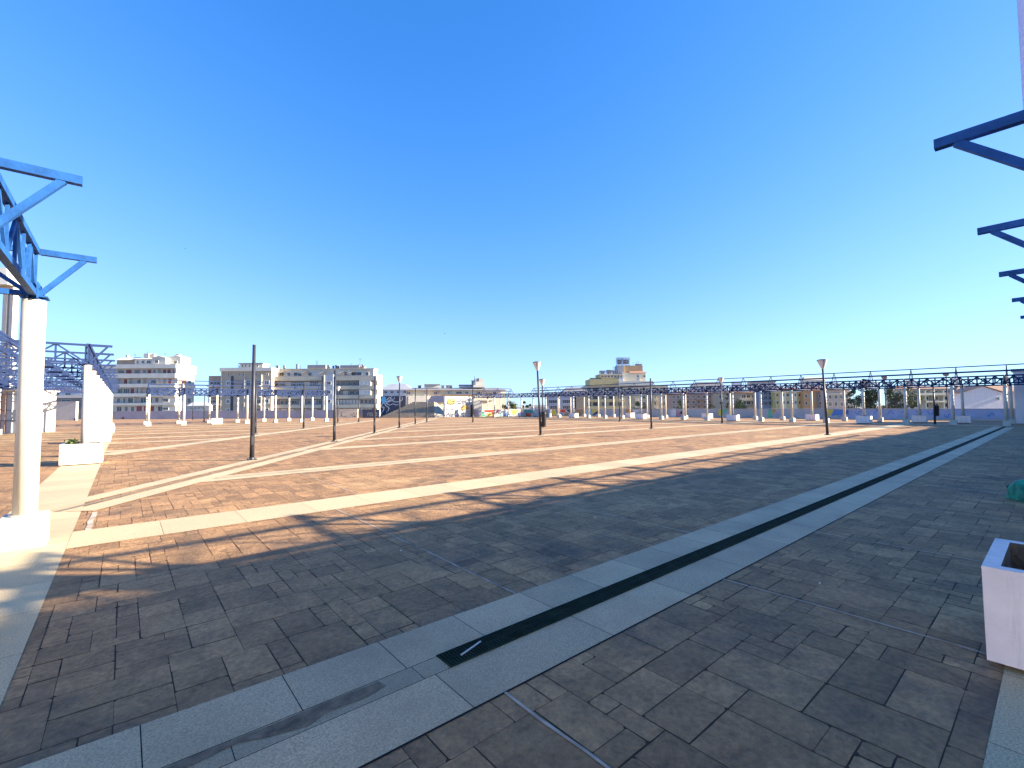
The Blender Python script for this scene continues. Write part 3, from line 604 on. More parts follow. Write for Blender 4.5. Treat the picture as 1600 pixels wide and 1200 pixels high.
# ---- F: row of coloured houses on the right
F1=Bld('house_row','pink brick flats with small dark balconies behind the right wall','building',1085,190)
F1.box('wall',1046,1119,616,None,0,10,M_PINK); F1.box('eaves',1045,1120,614.6,616.2,-.6,10.4,M_SLATE); F1.roof(1045,1120,611,614.6,-.5,10.4,M_TERRA,.1)
for t,bt in((618,622.4),(626,630.4),(634,638)):
    for x in(1050,1057,1064,1072,1081,1089,1098,1107): F1.win(x,x+4.4,t,bt,0,mull=1,fr=M_CRM)
for t,bt in((623,625),(631,633)):
    for a,b_ in((1062,1078),(1086,1104)): F1.box('balcony',a,b_,t,bt,-1,0,M_BRN)
F1.box('panel',1060,1069,627.5,634,-.2,0,M_ORB); F1.box('pilaster',1110,1113,616.5,None,-.5,0,M_BRN)
F2=Bld('house','tan house with dark loggias left of the yellow flats','building',1155,180)
F2.box('wall',1119,1182,614,None,0,9,W('tan_house',(.44,.34,.23))); F2.roof(1118,1184,610,614,-.6,9.5,M_TERRA,.1)
for a,b_ in((1123,1130),(1136,1142),(1158,1165),(1166,1172),(1174,1180)):
    for t,bt in((617,622.5),(627,632.5)): F2.win(a,b_,t,bt,0,mull=1,fr=M_CRM)
F2.box('balcony',1155,1181,623.6,626.2,-1,0,M_CRM)
F3=Bld('house','slim blue grey house squeezed between the tan house and the yellow flats','building',1195,175)
F3.box('wall',1183,1211,608.5,None,0,8,M_BGR); F3.box('roof_slab',1182,1212,607.4,608.6,-.5,8.3,M_SLATE); F3.box('balcony',1190,1210.5,625,627.4,-1.1,0,M_BGR)
for t,bt in((612,617),(619,624.3),(628,633)):
    for x in(1186,1193,1201): F3.win(x,x+5,t,bt,0,mull=1,fr=M_CGREY)
F4=Bld('apartment_building','yellow flats with cream bays in the row of coloured houses','building',1232,172)
F4.box('wall',1211.3,1254.5,609,None,0,9,M_YEL); F4.box('bay',1217,1226,612,None,-.7,0,M_CRM); F4.box('bay',1238,1243,612,None,-.7,0,M_CRM); F4.box('roof_slab',1203,1255,610.8,613,-1,0,M_CRM); F4.roof(1210,1256,606,609.2,-.6,9.3,M_TERRA,.1)
for t,bt in((615,620),(626.5,631.5)):
    for a,b_ in((1212,1216),(1219,1224),(1228,1233),(1239,1242.3),(1247,1252)): F4.win(a,b_,t,bt,-.7 if a in(1219,1239) else 0,mull=0,fr=M_CRM)
F5=Bld('house','orange house with a terracotta gable right of the yellow flats','building',1273,170)
F5.box('wall',1255,1290.5,611,None,0,8,M_ORB); F5.roof(1254,1292,604,611,-.6,8.6,M_TERRA,.2); F5.box('set_back_bay',1276,1288,614,None,-.3,0,M_BGR)
for t,bt in((616,621.5),(627.5,633)):
    for a,b_ in((1257,1261),(1264.5,1269),(1278,1281.5),(1283,1287)): F5.win(a,b_,t,bt,-.3 if a>1275 else 0,mull=0,fr=M_CRM)
F6=Bld('house','pale pink house with cream trim between the orange house and the dark tree','building',1309,165)
F6.box('wall',1291,1328,609,None,0,8,W('pink_render',(.50,.36,.28))); F6.box('cornice',1290,1329,607.5,609.4,-.5,8.4,M_CRM); F6.box('band',1291,1328,615,616.4,-.4,0,M_CRM)
for t,bt in((617.5,623.5),(628,635)):
    for a,b_ in((1294,1299),(1303,1308),(1312,1317),(1320,1325)): F6.win(a,b_,t,bt,0,mull=1,fr=M_CRM)
F7=Bld('apartment_building','pale low block with a white roof seen above the coloured houses','building',1270,260)
F7.box('wall',1256,1290,594,None,0,10,M_PALE); F7.roof(1253,1293,589,594,-1,11,M_WHITE,.15)
for a in(1260,1268,1276,1283): F7.win(a,a+4,596,600,0)
F8=Bld('apartment_building','pinkish far block above the tan house roof','building',1190,280)
F8.box('wall',1172,1212,597,None,0,10,W('dusty_pink_render',(.46,.37,.36))); F8.box('wall',1147,1160,596,None,0,9,M_PALE); F8.box('roof_slab',1171,1213,595.8,597.2,-.5,10.4,M_SLATE)
for a in(1175,1183,1191,1199,1206): F8.win(a,a+4.5,599,603,0)
F9=Bld('house','far tan house with pitched roof behind the far right pergola rails','building',1110,260)
F9.box('wall',1082,1132,603,None,0,9,M_PALE); F9.roof(1080,1134,597,603,-.6,9.6,M_SLATE,.2)
for a in(1086,1095,1104,1113,1122): F9.win(a,a+4,605,609,0)
G_=Bld('apartment_building','pale beige block with light balcony pillars right of the dark tree','building',1445,120)
G_.box('wall',1398,1484,609.5,None,0,8,W('pale_beige_render',(.56,.47,.38))); G_.box('eaves',1396,1486,607.5,609.6,-.6,8.5,M_SLATE); G_.roof(1396,1486,603.5,607.5,-.5,8.4,M_TERRA,.1)
G_.box('balcony',1399,1483,614.5,618,-1.2,0,M_CRM); G_.box('balcony',1440,1483,626.5,629,-1.2,0,M_CRM)
for x in(1440,1452,1468,1482): G_.box('pilaster',x,x+1.6,611,None,-1.0,0,W('greenish_cream_pillar',(.55,.54,.40)))
for t,bt in((610.4,614),(619.5,625.5),(630,637)):
    for a,b_ in((1401,1408),(1412,1420),(1426,1434),(1443,1450),(1456,1465),(1471,1479)): G_.win(a,b_,t,bt,0,mull=1)
Hs=Bld('gable_house','white gabled shed wall with one small window beyond the right wall','house',1537,70)
Hs.box('wall',1503,1566,614,None,0,2.0,M_SHW); Hs.gable(1503,1566,603.8,614,-.03,2.0,M_SHW,'gable_wall'); Hs.win(1556,1560.5,620.5,625.5,0)
mb=MB()
for a,za,b_,zb in((1498,614.6,1534,603.4),(1534,603.4,1570,614.6)): mb.bar((Hs.X(a),.95,Hs.Z(za)+.06),(Hs.X(b_),.95,Hs.Z(zb)+.06),2.3,.08,0)
mb.build('roof',M_TERRA,Hs.o)
Hb=Bld('house','terracotta roofed house peeping out behind the white gabled shed','house',1550,95)
Hb.dmax=1.5; Hb.box('wall',1492,1592,612,None,0,9,W('dusty_pink_wall',(.46,.36,.31))); Hb.roof(1488,1596,602.5,612,-.5,9.5,M_TERRA,.12)
for a in(1500,1520,1545,1570): Hb.win(a,a+5,614,619,0)
# pale low far houses closing the gaps
for i,(a,b_,t,D,lb) in enumerate(((294,326,634,120,'low white house in the gap between the white block and the tan block'),(595,645,609,170,'pale far block with a sloping roof above the octopus mural'),(826,858,636,140,'low far grey house beyond the mural wall'),(20,172,622,150,'brown and white row of low houses behind the left pergola'),(40,128,612,190,'red roofed far block seen through the left pergola lattice'))):
    q=Bld('house',lb,'house',(a+b_)/2,D); q.box('wall',a,b_,t,None,0,8,(M_WHITE,M_PALE,M_PALE,M_BRN,M_PALE)[i])
    q.roof(a-1,b_+1,t-(6,9,3,4,6)[i],t,-.4,8.4,(M_PALE,M_PALE,M_SLATE,M_SLATE,M_TERRA)[i],.25)
    w=(b_-a)/5
    for k in range(4): q.win(a+w*(k+.5),a+w*(k+1.0),t+2,t+5.5,0,mull=1)
# left: white post-and-roof pavilion and barred white hut
Pv=Bld('pavilion','tall white pavilion with twin posts and a sloping roof at the left edge','pavilion',2,30,0)
for a,b_ in((-26,-18),(-3,4),(8,13.5)): Pv.box('post',a,b_,452,None,0,.35,M_WHITE)
Pv.box('beam',-30,15,446,452,-.1,.5,M_WHITE); Pv.roof(-34,19,414,446,-.6,1.2,M_WHITE,.42)
Ht=Bld('white_hut','white hut with a grid of slim bars, left of the near column','hut',-10,29.5,0)
Ht.box('wall',-60,27.5,611,None,0,2.5,M_WHITE); Ht.box('roof_slab',-62,28.5,609,611,-.2,2.7,M_AB)
for x in(-40,-25,-10,2,10,20.5): Ht.box('bar',x,x+1,613,676,-.08,-.001,M_PINK if x<12 else M_EQ)
for y in(616,641,657): Ht.box('rail',-58,27,y,y+1,-.05,-.002,M_SLATE)
Ht.box('panel',4.5,9.6,616.5,645,-.03,0,M_ORB); Ht.box('door',-22,-12,625,None,-.04,0,M_PALE)
# ---------------------------------------------------------------- perimeter walls
def wall(name,label,pts,H,th,m,cat='wall',kerb=True):
    root=empty(name,(pts[0][0],pts[0][1],0),label,cat); b=MB(); c=MB(); o=Vector((pts[0][0],pts[0][1],0))
    for (a,d) in zip(pts[:-1],pts[1:]):
        p=Vector((a[0],a[1],0))-o; q=Vector((d[0],d[1],0))-o
        b.bar(p+Vector((0,0,H/2)),q+Vector((0,0,H/2)),th,H); c.bar(p+Vector((0,0,H+.03)),q+Vector((0,0,H+.03)),th+.08,.06)
    b.build('wall_body',m,root); c.build('coping',m,root); return root
pl=at(176,68.3); pr_=at(594,67.0)
WL=wall('perimeter_wall','low grey parapet wall across the back left of the plaza',[(pl.x,pl.y),(pr_.x,pr_.y)],1.10,.3,M_GREYW)
def on_wall(root,part,px0,px1,py0,py1,D,m,poly=None,dz=.17):
    """flat painted panel a centimetre proud of a camera-facing wall at distance D"""
    b=MB(); o=root.location
    if poly is None: poly=[(px0,py1),(px1,py1),(px1,py0),(px0,py0)]
    n=-FX*.006; DD=D if callable(D) else (lambda x:D)
    P=[at(x,DD(x)-dz,hz(x,y,DD(x)-dz))-o for x,y in poly]; k=len(P)
    b.face(P)
    b.face([p-n for p in reversed(P)])
    for i in range(k): j=(i+1)%k; b.face([P[j],P[i],P[i]-n,P[j]-n])
    return b.build(part,m,root)
for x in(193,269): on_wall(WL,'scupper',x-1.4,x+1.4,651.5,655,68.1,M_DK,dz=.2)
pw0=at(40,63.5); pw1=at(121,63.5)
WW=wall('white_wall','taller bright white wall section behind the left pergola columns',[(pw0.x,pw0.y),(pw1.x,pw1.y)],2.5,.35,M_WHITE)
for x in(83,118): on_wall(WW,'scupper',x-1.6,x+1.6,653.6,657,63.5,M_DK,dz=.2)
a=at(526,66); c=at(559.5,66)
WG=wall('graffiti_panel','short white wall panel with dark scribbles in the back wall',[(a.x,a.y),(c.x,c.y)],1.22,.3,M_CRM)
M_INK=W('black_spray_paint',(.05,.045,.05)); rr=random.Random(21)
def scrib(root,px0,px1,py0,py1,D,n,m,w=.55,dz=.17):
    for i in range(1):
        b=MB(); o=root.location
        for k in range(n):
            x=rr.uniform(px0,px1); y=rr.uniform(py0,py1); ang=rr.uniform(0,6.3)
            for s in range(rr.randint(2,5)):
                ang+=rr.uniform(-1.3,1.3); l=rr.uniform(.8,2.2); x2=min(px1,max(px0,x+l*math.cos(ang))); y2=min(py1,max(py0,y+l*math.sin(ang)))
                d1,d2=(D(x),D(x2)) if callable(D) else (D,D); b.bar(at(x,d1-dz,hz(x,y,d1))-o,at(x2,d2-dz,hz(x2,y2,d2))-o,w*d1/FPX,.008,0,tuple(-FX)); x,y=x2,y2
        b.build('graffiti',m,root)
scrib(WG,528,558,644.5,652,66,11,M_INK,.5)
a=at(567,66.2); c=at(593,66.2)
WD=wall('dark_panel','dark blue wall panel at the foot of the octopus mural',[(a.x,a.y),(c.x,c.y)],1.15,.3,W('dark_blue_paint',(.07,.085,.12)))
scrib(WD,573,592,645,650,66.2,8,M_PALE,.4)
wr0=(59.3,-6); wr1=(51.6,59.2)
WR=wall('perimeter_wall','long blue grey painted parapet wall along the far right of the plaza',[wr0,wr1],1.0,.3,M_RWALL)
def on_rwall(part,px,m,poly):
    pass
def rw(t): return Vector((wr0[0]+(wr1[0]-wr0[0])*t,wr0[1]+(wr1[1]-wr0[1])*t,0))
dirw=(rw(1)-rw(0)).normalized(); nw=Vector((-dirw.y,dirw.x,0)); nw=nw if nw.x<0 else -nw
def rwt(px):
    # parameter along the right wall seen at image column px
    d=LX*((px-800)/FPX)+FX; a0=rw(0); L=(rw(1)-rw(0)); # solve a0+L t = d s
    det=d.x*(-L.y)-d.y*(-L.x); t=(d.x*a0.y-d.y*a0.x)/(d.y*L.x-d.x*L.y); return t
def rpanel(part,pts,m):
    """pts: (px, height 0..1 of the wall)"""
    b=MB(); o=WR.location; P=[rw(rwt(p))+nw*.158+Vector((0,0,.03+.95*z))-o for p,z in pts]; k=len(P); n=nw*.006
    b.face(P); b.face([p-n for p in reversed(P)])
    for i in range(k): j=(i+1)%k; b.face([P[j],P[i],P[i]-n,P[j]-n])
    b.build(part,m,WR)
PC=lambda n,c: W('mural_'+n,c,.12,1.5)
P_Y=PC('yellow',(.70,.55,.10)); P_G=PC('green',(.15,.50,.30)); P_R=PC('red',(.60,.10,.06)); P_T=PC('teal',(.03,.28,.25)); P_B=PC('blue',(.12,.25,.55)); P_W=PC('white',(.70,.68,.64)); P_O=PC('orange',(.62,.30,.08)); P_LB=PC('light_blue',(.40,.58,.68)); P_BR=PC('brown',(.36,.26,.14)); P_DK=PC('dark_blue',(.05,.06,.10)); P_GR=PC('grey',(.40,.42,.47)); P_P=PC('pink',(.55,.25,.28))
P_RB=PC('faded_blue',(.38,.43,.58))
for a_,b_ in((1318,1380),(1381,1452),(1453,1530),(1531,1574)): rpanel('painted_panel',[(a_,0),(b_,0),(b_,1),(a_,1)],P_RB)
for part,m,pts in(('mural_patch',P_Y,[(857,0),(872,0),(868,1),(857,1)]),('mural_patch',P_B,[(872.5,0),(880,0),(876,.6),(868.6,.9)]),('mural_patch',P_R,[(876.5,.55),(884,.5),(884,1),(868.5,1)]),('mural_patch',P_BR,[(880.5,0),(893,0),(888,.6),(884.5,.5)]),('mural_patch',P_DK,[(884.5,1),(893,1),(893,.25)]),
  ('mural_patch',P_BR,[(899,0),(914,0),(914,.9),(899,.9)]),('mural_patch',P_R,[(899,.91),(914,.91),(914,1),(899,1)]),('mural_patch',P_LB,[(916,0),(924,0),(924,1),(916,1)]),('mural_patch',P_Y,[(925,1),(935,1),(926,.3)]),('mural_patch',P_DK,[(926.5,.2),(935.5,.9),(936,.5),(928,.08)]),
  ('mural_patch',P_O,[(979,.3),(988,.3),(988,.98),(979,.98)]),('mural_patch',P_W,[(989,.3),(1003,.95),(989,.95)]),('mural_patch',P_W,[(1048,0),(1056,0),(1056,1),(1048,1)]),('mural_patch',P_P,[(1056.5,.1),(1064,.1),(1060,.9),(1056.5,.7)]),('mural_patch',P_DK,[(1061,.5),(1066,.9),(1066,.3)]),
  ('mural_patch',P_Y,[(1122,.2),(1128,.2),(1128,1),(1122,1)]),('mural_patch',P_G,[(1129,1),(1139,1),(1129,.3)]),('mural_patch',P_G,[(1200,0),(1206,0),(1206,1),(1200,1)]),('mural_patch',P_O,[(1206.5,.3),(1214,1),(1206.5,1)]),('mural_patch',P_GR,[(1215,.9),(1222,.05),(1206.8,.05),(1206.8,.25)]),
  ('mural_patch',P_Y,[(1291,.3),(1296,.3),(1302,1),(1291,1)]),('mural_patch',P_B,[(1303,1),(1325,.9),(1325,.5),(1298,.3)])): rpanel(part,pts,m)
for i,px in enumerate((1148,1168,1233,1242,1251,1264,1276,1288,1310,1340,1368,1390,1412,1434,1452,1478,1545)):
    b=MB(); o=WR.location; z=R.uniform(.3,.75)
    for k in range(5):
        p=rw(rwt(px+k*2.2-5))+nw*.166+Vector((0,0,z+.18*math.sin(k*1.3+i)))-o; q=rw(rwt(px+(k+1)*2.2-5))+nw*.166+Vector((0,0,z+.18*math.sin(k*1.3+1.3+i)))-o
        b.bar(p,q,.07 if px>1300 else .05,.008,0,tuple(nw))
    b.build('graffiti',P_B if px>1290 else P_GR,WR)
b=MB(); p=rw(rwt(1400))+nw*.55; q=rw(rwt(1576))+nw*.55; b.bar(p+Vector((0,0,.075)),q+Vector((0,0,.075)),.3,.13); struct(b,'kerb',M_WHITE)
# centre mural wall (behind the corner pergola)
DM=lambda x:70.0+(x-752)/62.5*2.2
a=at(752,DM(752)); c=at(814.5,DM(814.5))
WM=wall('mural_wall','low wall painted in triangles of red, yellow, green and blue','' and [] or [(a.x,a.y),(c.x,c.y)],1.02,.3,P_W)
for m,poly in((P_G,[(752.5,651.5),(760,651.5),(755,643.5),(752.5,644)]),(P_Y,[(760.5,651.5),(768.5,651.5),(768.5,645),(760,645.5)]),(P_R,[(757,640.6),(775,640.6),(770.5,648),(767.5,644.4),(757,644)]),(P_O,[(769,651.5),(772,651.5),(771.6,648.5),(769,646)]),(P_W,[(772.5,651.5),(777,651.5),(783,640.6),(779,640.6)]),(P_R,[(776,640.6),(781,640.6),(774,650)]),(P_G,[(777.5,651.5),(784,651.5),(783.5,645)]),(P_B,[(784.5,651.5),(793.5,651.5),(793.5,641.5)]),(P_LB,[(794.5,651.5),(801,651.5),(796,641)]),(P_Y,[(797,640.6),(811,640.6),(805,648),(801.5,650)]),(P_P,[(806,648.5),(814,642),(814,651.5),(803,651.5)])):
    on_wall(WM,'mural_patch',0,0,0,0,DM,m,poly,dz=.18)
a=at(814.5,70.4); c=at(860,63)
WT=wall('mural_wall','low painted wall with a teal and dark red section right of the corner planter',[(a.x,a.y),(c.x,c.y)],1.0,.3,P_GR)
def lined(root,p,q,part,s0,s1,z0,z1,m,skew=0):
    p=Vector((p.x,p.y,0)); q=Vector((q.x,q.y,0)); d=q-p; n=Vector((-d.y,d.x,0)).normalized(); n=n if n.dot(FX)<0 else -n; o=root.location; b=MB()
    P=[p+d*s0+n*.158+Vector((0,0,z0)),p+d*s1+n*.158+Vector((0,0,z0)),p+d*(s1+skew)+n*.158+Vector((0,0,z1)),p+d*(s0+skew)+n*.158+Vector((0,0,z1))]; P=[x-o for x in P]; k=4; n=n*.006
    b.face(P); b.face([x-n for x in reversed(P)])
    for i in range(4): j=(i+1)%4; b.face([P[j],P[i],P[i]-n,P[j]-n])
    b.build(part,m,root)
lined(WT,a,c,'mural_patch',.12,.42,.03,.5,P_R,-.03); lined(WT,a,c,'mural_patch',.14,.47,.52,.97,P_T,.0); lined(WT,a,c,'mural_patch',.5,.72,.03,.97,P_GR); lined(WT,a,c,'mural_patch',.76,.95,.03,.95,P_BR)
# octopus mural wall
a=at(594.3,70); c=at(634.5,70)
WO=wall('mural_wall','dark wall with a light blue octopus mural beside the stepped ramp',[(a.x,a.y),(c.x,c.y)],3.15,.3,W('charcoal_wall',(.075,.075,.095)))
def ribbon(root,pts,D,w,m,part='painted_arm'):
    # smooth curve through points, tapering
    def cr(p0,p1,p2,p3,t): return tuple(.5*((2*p1[i])+(-p0[i]+p2[i])*t+(2*p0[i]-5*p1[i]+4*p2[i]-p3[i])*t*t+(-p0[i]+3*p1[i]-3*p2[i]+p3[i])*t**3) for i in(0,1))
    Q=[pts[0]]+pts+[pts[-1]]; C=[]
    for i in range(len(pts)-1):
        for k in range(6): C.append(cr(Q[i],Q[i+1],Q[i+2],Q[i+3],k/6))
    C.append(pts[-1]); b=MB(); o=root.location; n=len(C)
    for i in range(n-1):
        (x,y),(x2,y2)=C[i],C[i+1]; ww=w*(1-.55*i/n)
        b.bar(at(x,D-.165,hz(x,y,D))-o,at(x2,D-.165,hz(x2,y2,D))-o,ww*D/FPX,.012,0,tuple(-FX))
    b.build(part,m,root)
M_OCB=W('octopus_blue',(.14,.50,.72)); M_OCW=W('octopus_white',(.62,.68,.75))
poly=[(600+4.3*math.cos(t)*(1.0 if math.sin(t)<0 else .85)-.6,624.3-6*math.sin(t)) for t in [k*.3491 for k in range(18)]]
on_wall(WO,'painted_head',0,0,0,0,70,M_OCB,poly,dz=.165)
for pts in([(602,627),(607,628),(612,626),(617,628),(622,628),(627,626),(629,622),(626,620),(623,622)],[(603,629),(606,632),(610,633),(614,631),(619,633),(623,632)],[(601,630),(603,634),(607,637),(607,641),(604,644),(605,646)],[(599,630),(596,633),(597,637),(600,636),(599,641),(596,645),(597,648)],[(604,625),(609,621),(612,624),(616,623),(616,620)],[(606,627),(609,625),(611,620.5),(613,619.5)]):
    ribbon(WO,pts,70,1.15,M_OCW)
# ---------------------------------------------------------------- stepped ramp (frustum of steps) and neighbours
RP=empty('stepped_ramp',at(640,66.2,0),'dark stepped mound with a sunlit tan right flank in the middle of the back wall','ramp',None,RZ)
b=MB(); n=14; D=66.2
x=lambda px:lat(px,D)-lat(640,D)
Htop=hz(650,628,70)
for i in range(n):
    t=i/n; t2=(i+1)/n
    b.box(x(594)+(x(636)-x(594))*t,x(679)-(x(679)-x(668))*t*.9,t*5.0,7.5,Htop*t+ (.008 if i==0 else 0),Htop*t2)
b.build('steps',W('dark_concrete_steps',(.31,.26,.195),.2,2),RP)
b=MB(); b.hexa([(x(678.7),-.1,.012),(x(693.5),.6,.012),(x(693.5),7.4,.012),(x(678.7),7.4,.012),(x(667.5),5.2,Htop+.02),(x(672),5.2,Htop+.02),(x(672),7.4,Htop+.02),(x(667.5),7.4,Htop+.02)]); b.build('flank',W('tan_flank',(.45,.37,.26),.25,1.5),RP)
DG=lambda x:67.6+(x-694)/46*2.6
a=at(694,DG(694)); c=at(740,DG(740))
GW=wall('graffiti_wall','white wall crowded with black graffiti and a yellow blob right of the ramp',[(a.x,a.y),(c.x,c.y)],3.0,.5,W('bright_white_render',(.72,.68,.60)))
scrib(GW,697,734,639,652,DG,26,M_INK,.6,dz=.36); scrib(GW,713,738,627.5,634,DG,20,M_SLATE,.5,dz=.362)
on_wall(GW,'painted_blob',0,0,0,0,DG,P_Y,[(705+5.5*math.cos(k*.45)+.8*math.sin(k*2.1),627.5-5*math.sin(k*.45)+.6*math.cos(k*1.7)) for k in range(14)],dz=.368)
on_wall(GW,'painted_mark',0,0,0,0,DG,P_O,[(721,640.5),(731,640),(733,637),(730,635.5),(731,632.5),(727,633.5),(724.5,632),(723.5,635),(720.5,636.5)],dz=.368)
scrib(GW,699,711,623,632,DG,6,P_W,.7,dz=.375)
LB=Bld('blue_roof_hut','low hut with a dark blue roof between the ramp and the graffiti wall','hut',684,71.5,0); LB.box('wall',671,697,629,None,0,2.5,M_CRM); LB.roof(667,699,618.5,629,-.3,3,W('dark_blue_roof',(.05,.055,.10)),.2)
WB=Bld('white_block','white block with a black door and grey shutter beside the mural wall','building',746,69.2,0)
WB.box('wall',740.3,752,626,None,0,3,M_WHITE); WB.box('door',734.6,739.6,632.5,None,-.9,-.62,M_VOID) ; WB.box('shutter',741.5,751.5,640.5,None,-.06,0,M_GREYW)
TP=Bld('tan_kiosk','tan and white walled kiosk behind the mural wall','kiosk',761,76,0); TP.box('wall',752.5,771,626.5,None,0,3,M_CRM); TP.box('corner_pier',750.4,753,626,None,-.2,3,W('mauve_pier',(.33,.27,.31))); TP.box('roof_slab',750,772,625,626,-.3,3.3,M_WHITE)
for q,dg in((D_,9),(WB,8),(LB,8),(TP,10)): q.o.rotation_euler.z+=rad(dg)
# ---------------------------------------------------------------- right end block beneath the far pergola, and the bin there
RB=empty('white_block',(50.9,-2.75,0),'pale shaded flat roofed block closing the far end of the right walkway','building',None,0)
b=MB(); b.box(-.3,7,-7,5.05,.012,3.85); b.build('wall',M_SHW,RB); b=MB(); b.box(-.42,7.1,-7.1,5.15,3.85,4.05); b.build('roof_slab',M_GREYW,RB); b=MB(); b.box(-.34,-.301,2.2,3.2,.02,2.1); b.build('door',M_GREYW,RB)
p=at(1462.5,33.9); o=copy_tree(b0); o.location=(p.x,p.y,.62); o.rotation_euler.z=RZ; o['label']='black litter bin on a thin pole under the far right pergola'
p=p+LX*-.19
place_lamp(False,p.x,p.y,3.1,'thin dark pole carrying a litter bin under the far right pergola')
for px,t,D,lb in((1383,587.5,66,'street lamp with a rounded head beyond the wall near the dark tree'),(1479.5,582.5,66,'street lamp with a rounded head beyond the wall near the pale block')):
    root=empty('street_lamp',at(px,D,-3),lb,'lamp','street lamps beyond the right wall'); H=hz(px,t,D)+3
    b=MB(); b.tube((0,0,0),(0,0,H-.5),.09,.06,10); b.build('pole',M_POLE,root); b=MB(); b.lathe([(.08,H-.52),(.28,H-.42),(.38,H-.2),(.40,H-.05),(.30,H),(.05,H+.02)],16); b.build('lamp_shade',M_LAMPTOP,root,smooth=True)
# ---------------------------------------------------------------- trees
M_BARK=mat('bark',(.09,.065,.045),.9,.3,6)
LEAF={'dark':leaf_mat('dark_leaf',(.018,.035,.02),(.05,.08,.045)),'olive':leaf_mat('olive_leaf',(.07,.08,.02),(.15,.15,.045)),'mid':leaf_mat('mid_leaf',(.04,.065,.025),(.10,.13,.05)),'grey':leaf_mat('grey_green_leaf',(.06,.075,.05),(.15,.16,.11))}
def tree(name,px,top,wpx,D,kind,label,base=-5,nl=2200,bot=None,group=None,cat='tree'):
    H=hz(px,top,D)-base; w=wpx/FPX*D/2; root=empty(name,at(px,D,base),label,cat,group,RZ); r=random.Random(int(px*13+top))
    zb=(hz(px,bot,D)-base) if bot else H*.4
    b=MB(); b.tube((0,0,0),(0,0,zb+ (H-zb)*.35),w*.09+.06,w*.05+.03,8)
    cl=[]
    for i in range(9 if w>1 else 6):
        a=r.uniform(0,6.28); rr_=w*r.uniform(.25,.72); z=zb+(H-zb)*r.uniform(.18,.80); e=(rr_*math.cos(a),rr_*math.sin(a),z); s=w*r.uniform(.30,.48)
        b.tube((0,0,zb*.8+r.uniform(0,.2)*(H-zb)),e,w*.035+.02,.02,5); cl.append((e,s))
    cl.append(((0,0,H-w*.38),w*.36)); cl.append(((w*.1,0,zb+(H-zb)*.5),w*.5))
    b.build('trunk',M_BARK,root)
    b=MB(); ls=.028*w+.06
    for i in range(nl):
        c,s=r.choice(cl); d=Vector((r.gauss(0,1),r.gauss(0,1),r.gauss(0,1))).normalized(); q=r.random()**.4
        p=Vector(c)+Vector((d.x*s,d.y*s,d.z*s*.85))*q
        if p.z>H: p.z=H-r.random()*.2
        u=Vector((r.gauss(0,1),r.gauss(0,1),r.gauss(0,.6))).normalized()*ls*r.uniform(.7,1.4); v=u.cross(Vector((r.random(),r.random(),r.random()))).normalized()*ls*.6
        b.face([p-u,p+v,p+u,p-v])
    b.build('crown',LEAF[kind],root)
    return root
tree('tree',796,625,27,84,'olive','rounded olive green tree behind the mural wall')
tree('tree',819,626.5,13,86,'dark','small dark tree just right of the rounded olive tree')
tree('tree',828,631,12,80,'mid','low bushy tree at the right end of the mural wall group')
tree('tree',1352,590,44,78,'dark','big dense dark green tree beyond the right wall',nl=4500)
tree('tree',1334,602,26,82,'dark','shorter dark green tree on the left side of the big dark tree',nl=2500)
tree('tree',1404,612,34,80,'grey','grey green bush tree in front of the pale beige block',nl=2600)
tree('tree',1389,598,26,95,'mid','tree with drooping crown between the big dark tree and the pale block',nl=2200)
tree('tree',1155,622,32,110,'mid','broad bright green tree in front of the tan house')
tree('tree',1137,614,12,120,'dark','narrow dark tree left of the tan house')
tree('tree',1062,624,22,120,'mid','small green tree in front of the left end of the pink flats')
tree('tree',1110,630,16,115,'grey','low grey green tree in front of the right end of the pink flats')
tree('tree',996,626,26,115,'dark','dark tree in front of the ochre block')
tree('tree',1424,597,30,115,'mid','tall tree behind the roof of the pale beige block',nl=2400)
tree('tree',785,634,10,82,'grey','small pale shrub at the left foot of the rounded olive tree',nl=900)
tree('tree',1010,629,14,112,'mid','small green tree right of the dark tree before the ochre block',nl=1000)
tree('tree',1207,600,12,200,'dark','far dark tree above the slim blue grey house',nl=900)
# ---------------------------------------------------------------- foreground odds and ends
# green net bag
bm_pts=[]
b=MB(); n1,n2=64,36; rr=random.Random(9)
ph=[rr.uniform(0,6.28) for _ in range(6)]
def bagr(t,f): return 1+.10*math.sin(3*t+ph[0]+2*f)+.07*math.sin(5*t+ph[1]-3*f)+.05*math.sin(9*t+ph[2]+5*f)+.04*math.sin(14*t+ph[4]+7*f)+.02*math.sin(23*t-9*f)+.012*math.sin(37*t+15*f)
k0=0
for j in range(n2+1):
    f=j/n2; z=.30*math.sin(f*math.pi/2)**.9; rad_=.25*(math.cos(f*math.pi/2)**.45)*(1 if j<n2 else 0)
    for i in range(n1):
        t=2*math.pi*i/n1; q=bagr(t,f); b.v.append((rad_*1.15*q*math.cos(t),rad_*q*math.sin(t),z*(1+.12*math.sin(2*t+1))))
for j in range(n2):
    for i in range(n1): k=(i+1)%n1; b.f.append((j*n1+i,j*n1+k,(j+1)*n1+k,(j+1)*n1+i)); b.m.append(0)
p=at(1603,7.35)
bag=b.build('bag',mat('green_plastic',(.012,.20,.12),.45,.6,9,.5),None,(p.x,p.y,.011),RZ,smooth=True); tag(bag,'crumpled green plastic bag on the ground at the right edge','bag')
# dark branch behind it
b=MB(); pts=[(-.36,.0,.05),(-.22,.02,.03),(-.05,.05,.07),(.12,.1,.12),(.3,.1,.10)]
for i in range(4): b.tube(pts[i],pts[i+1],.03+.012*i,.042+.012*i if i<3 else .05,8)
p=at(1598,8.2); tag(b.build('driftwood',M_BARK,None,(p.x,p.y,.02),RZ,smooth=True),'dark curved stick lying just behind the green bag','stick')
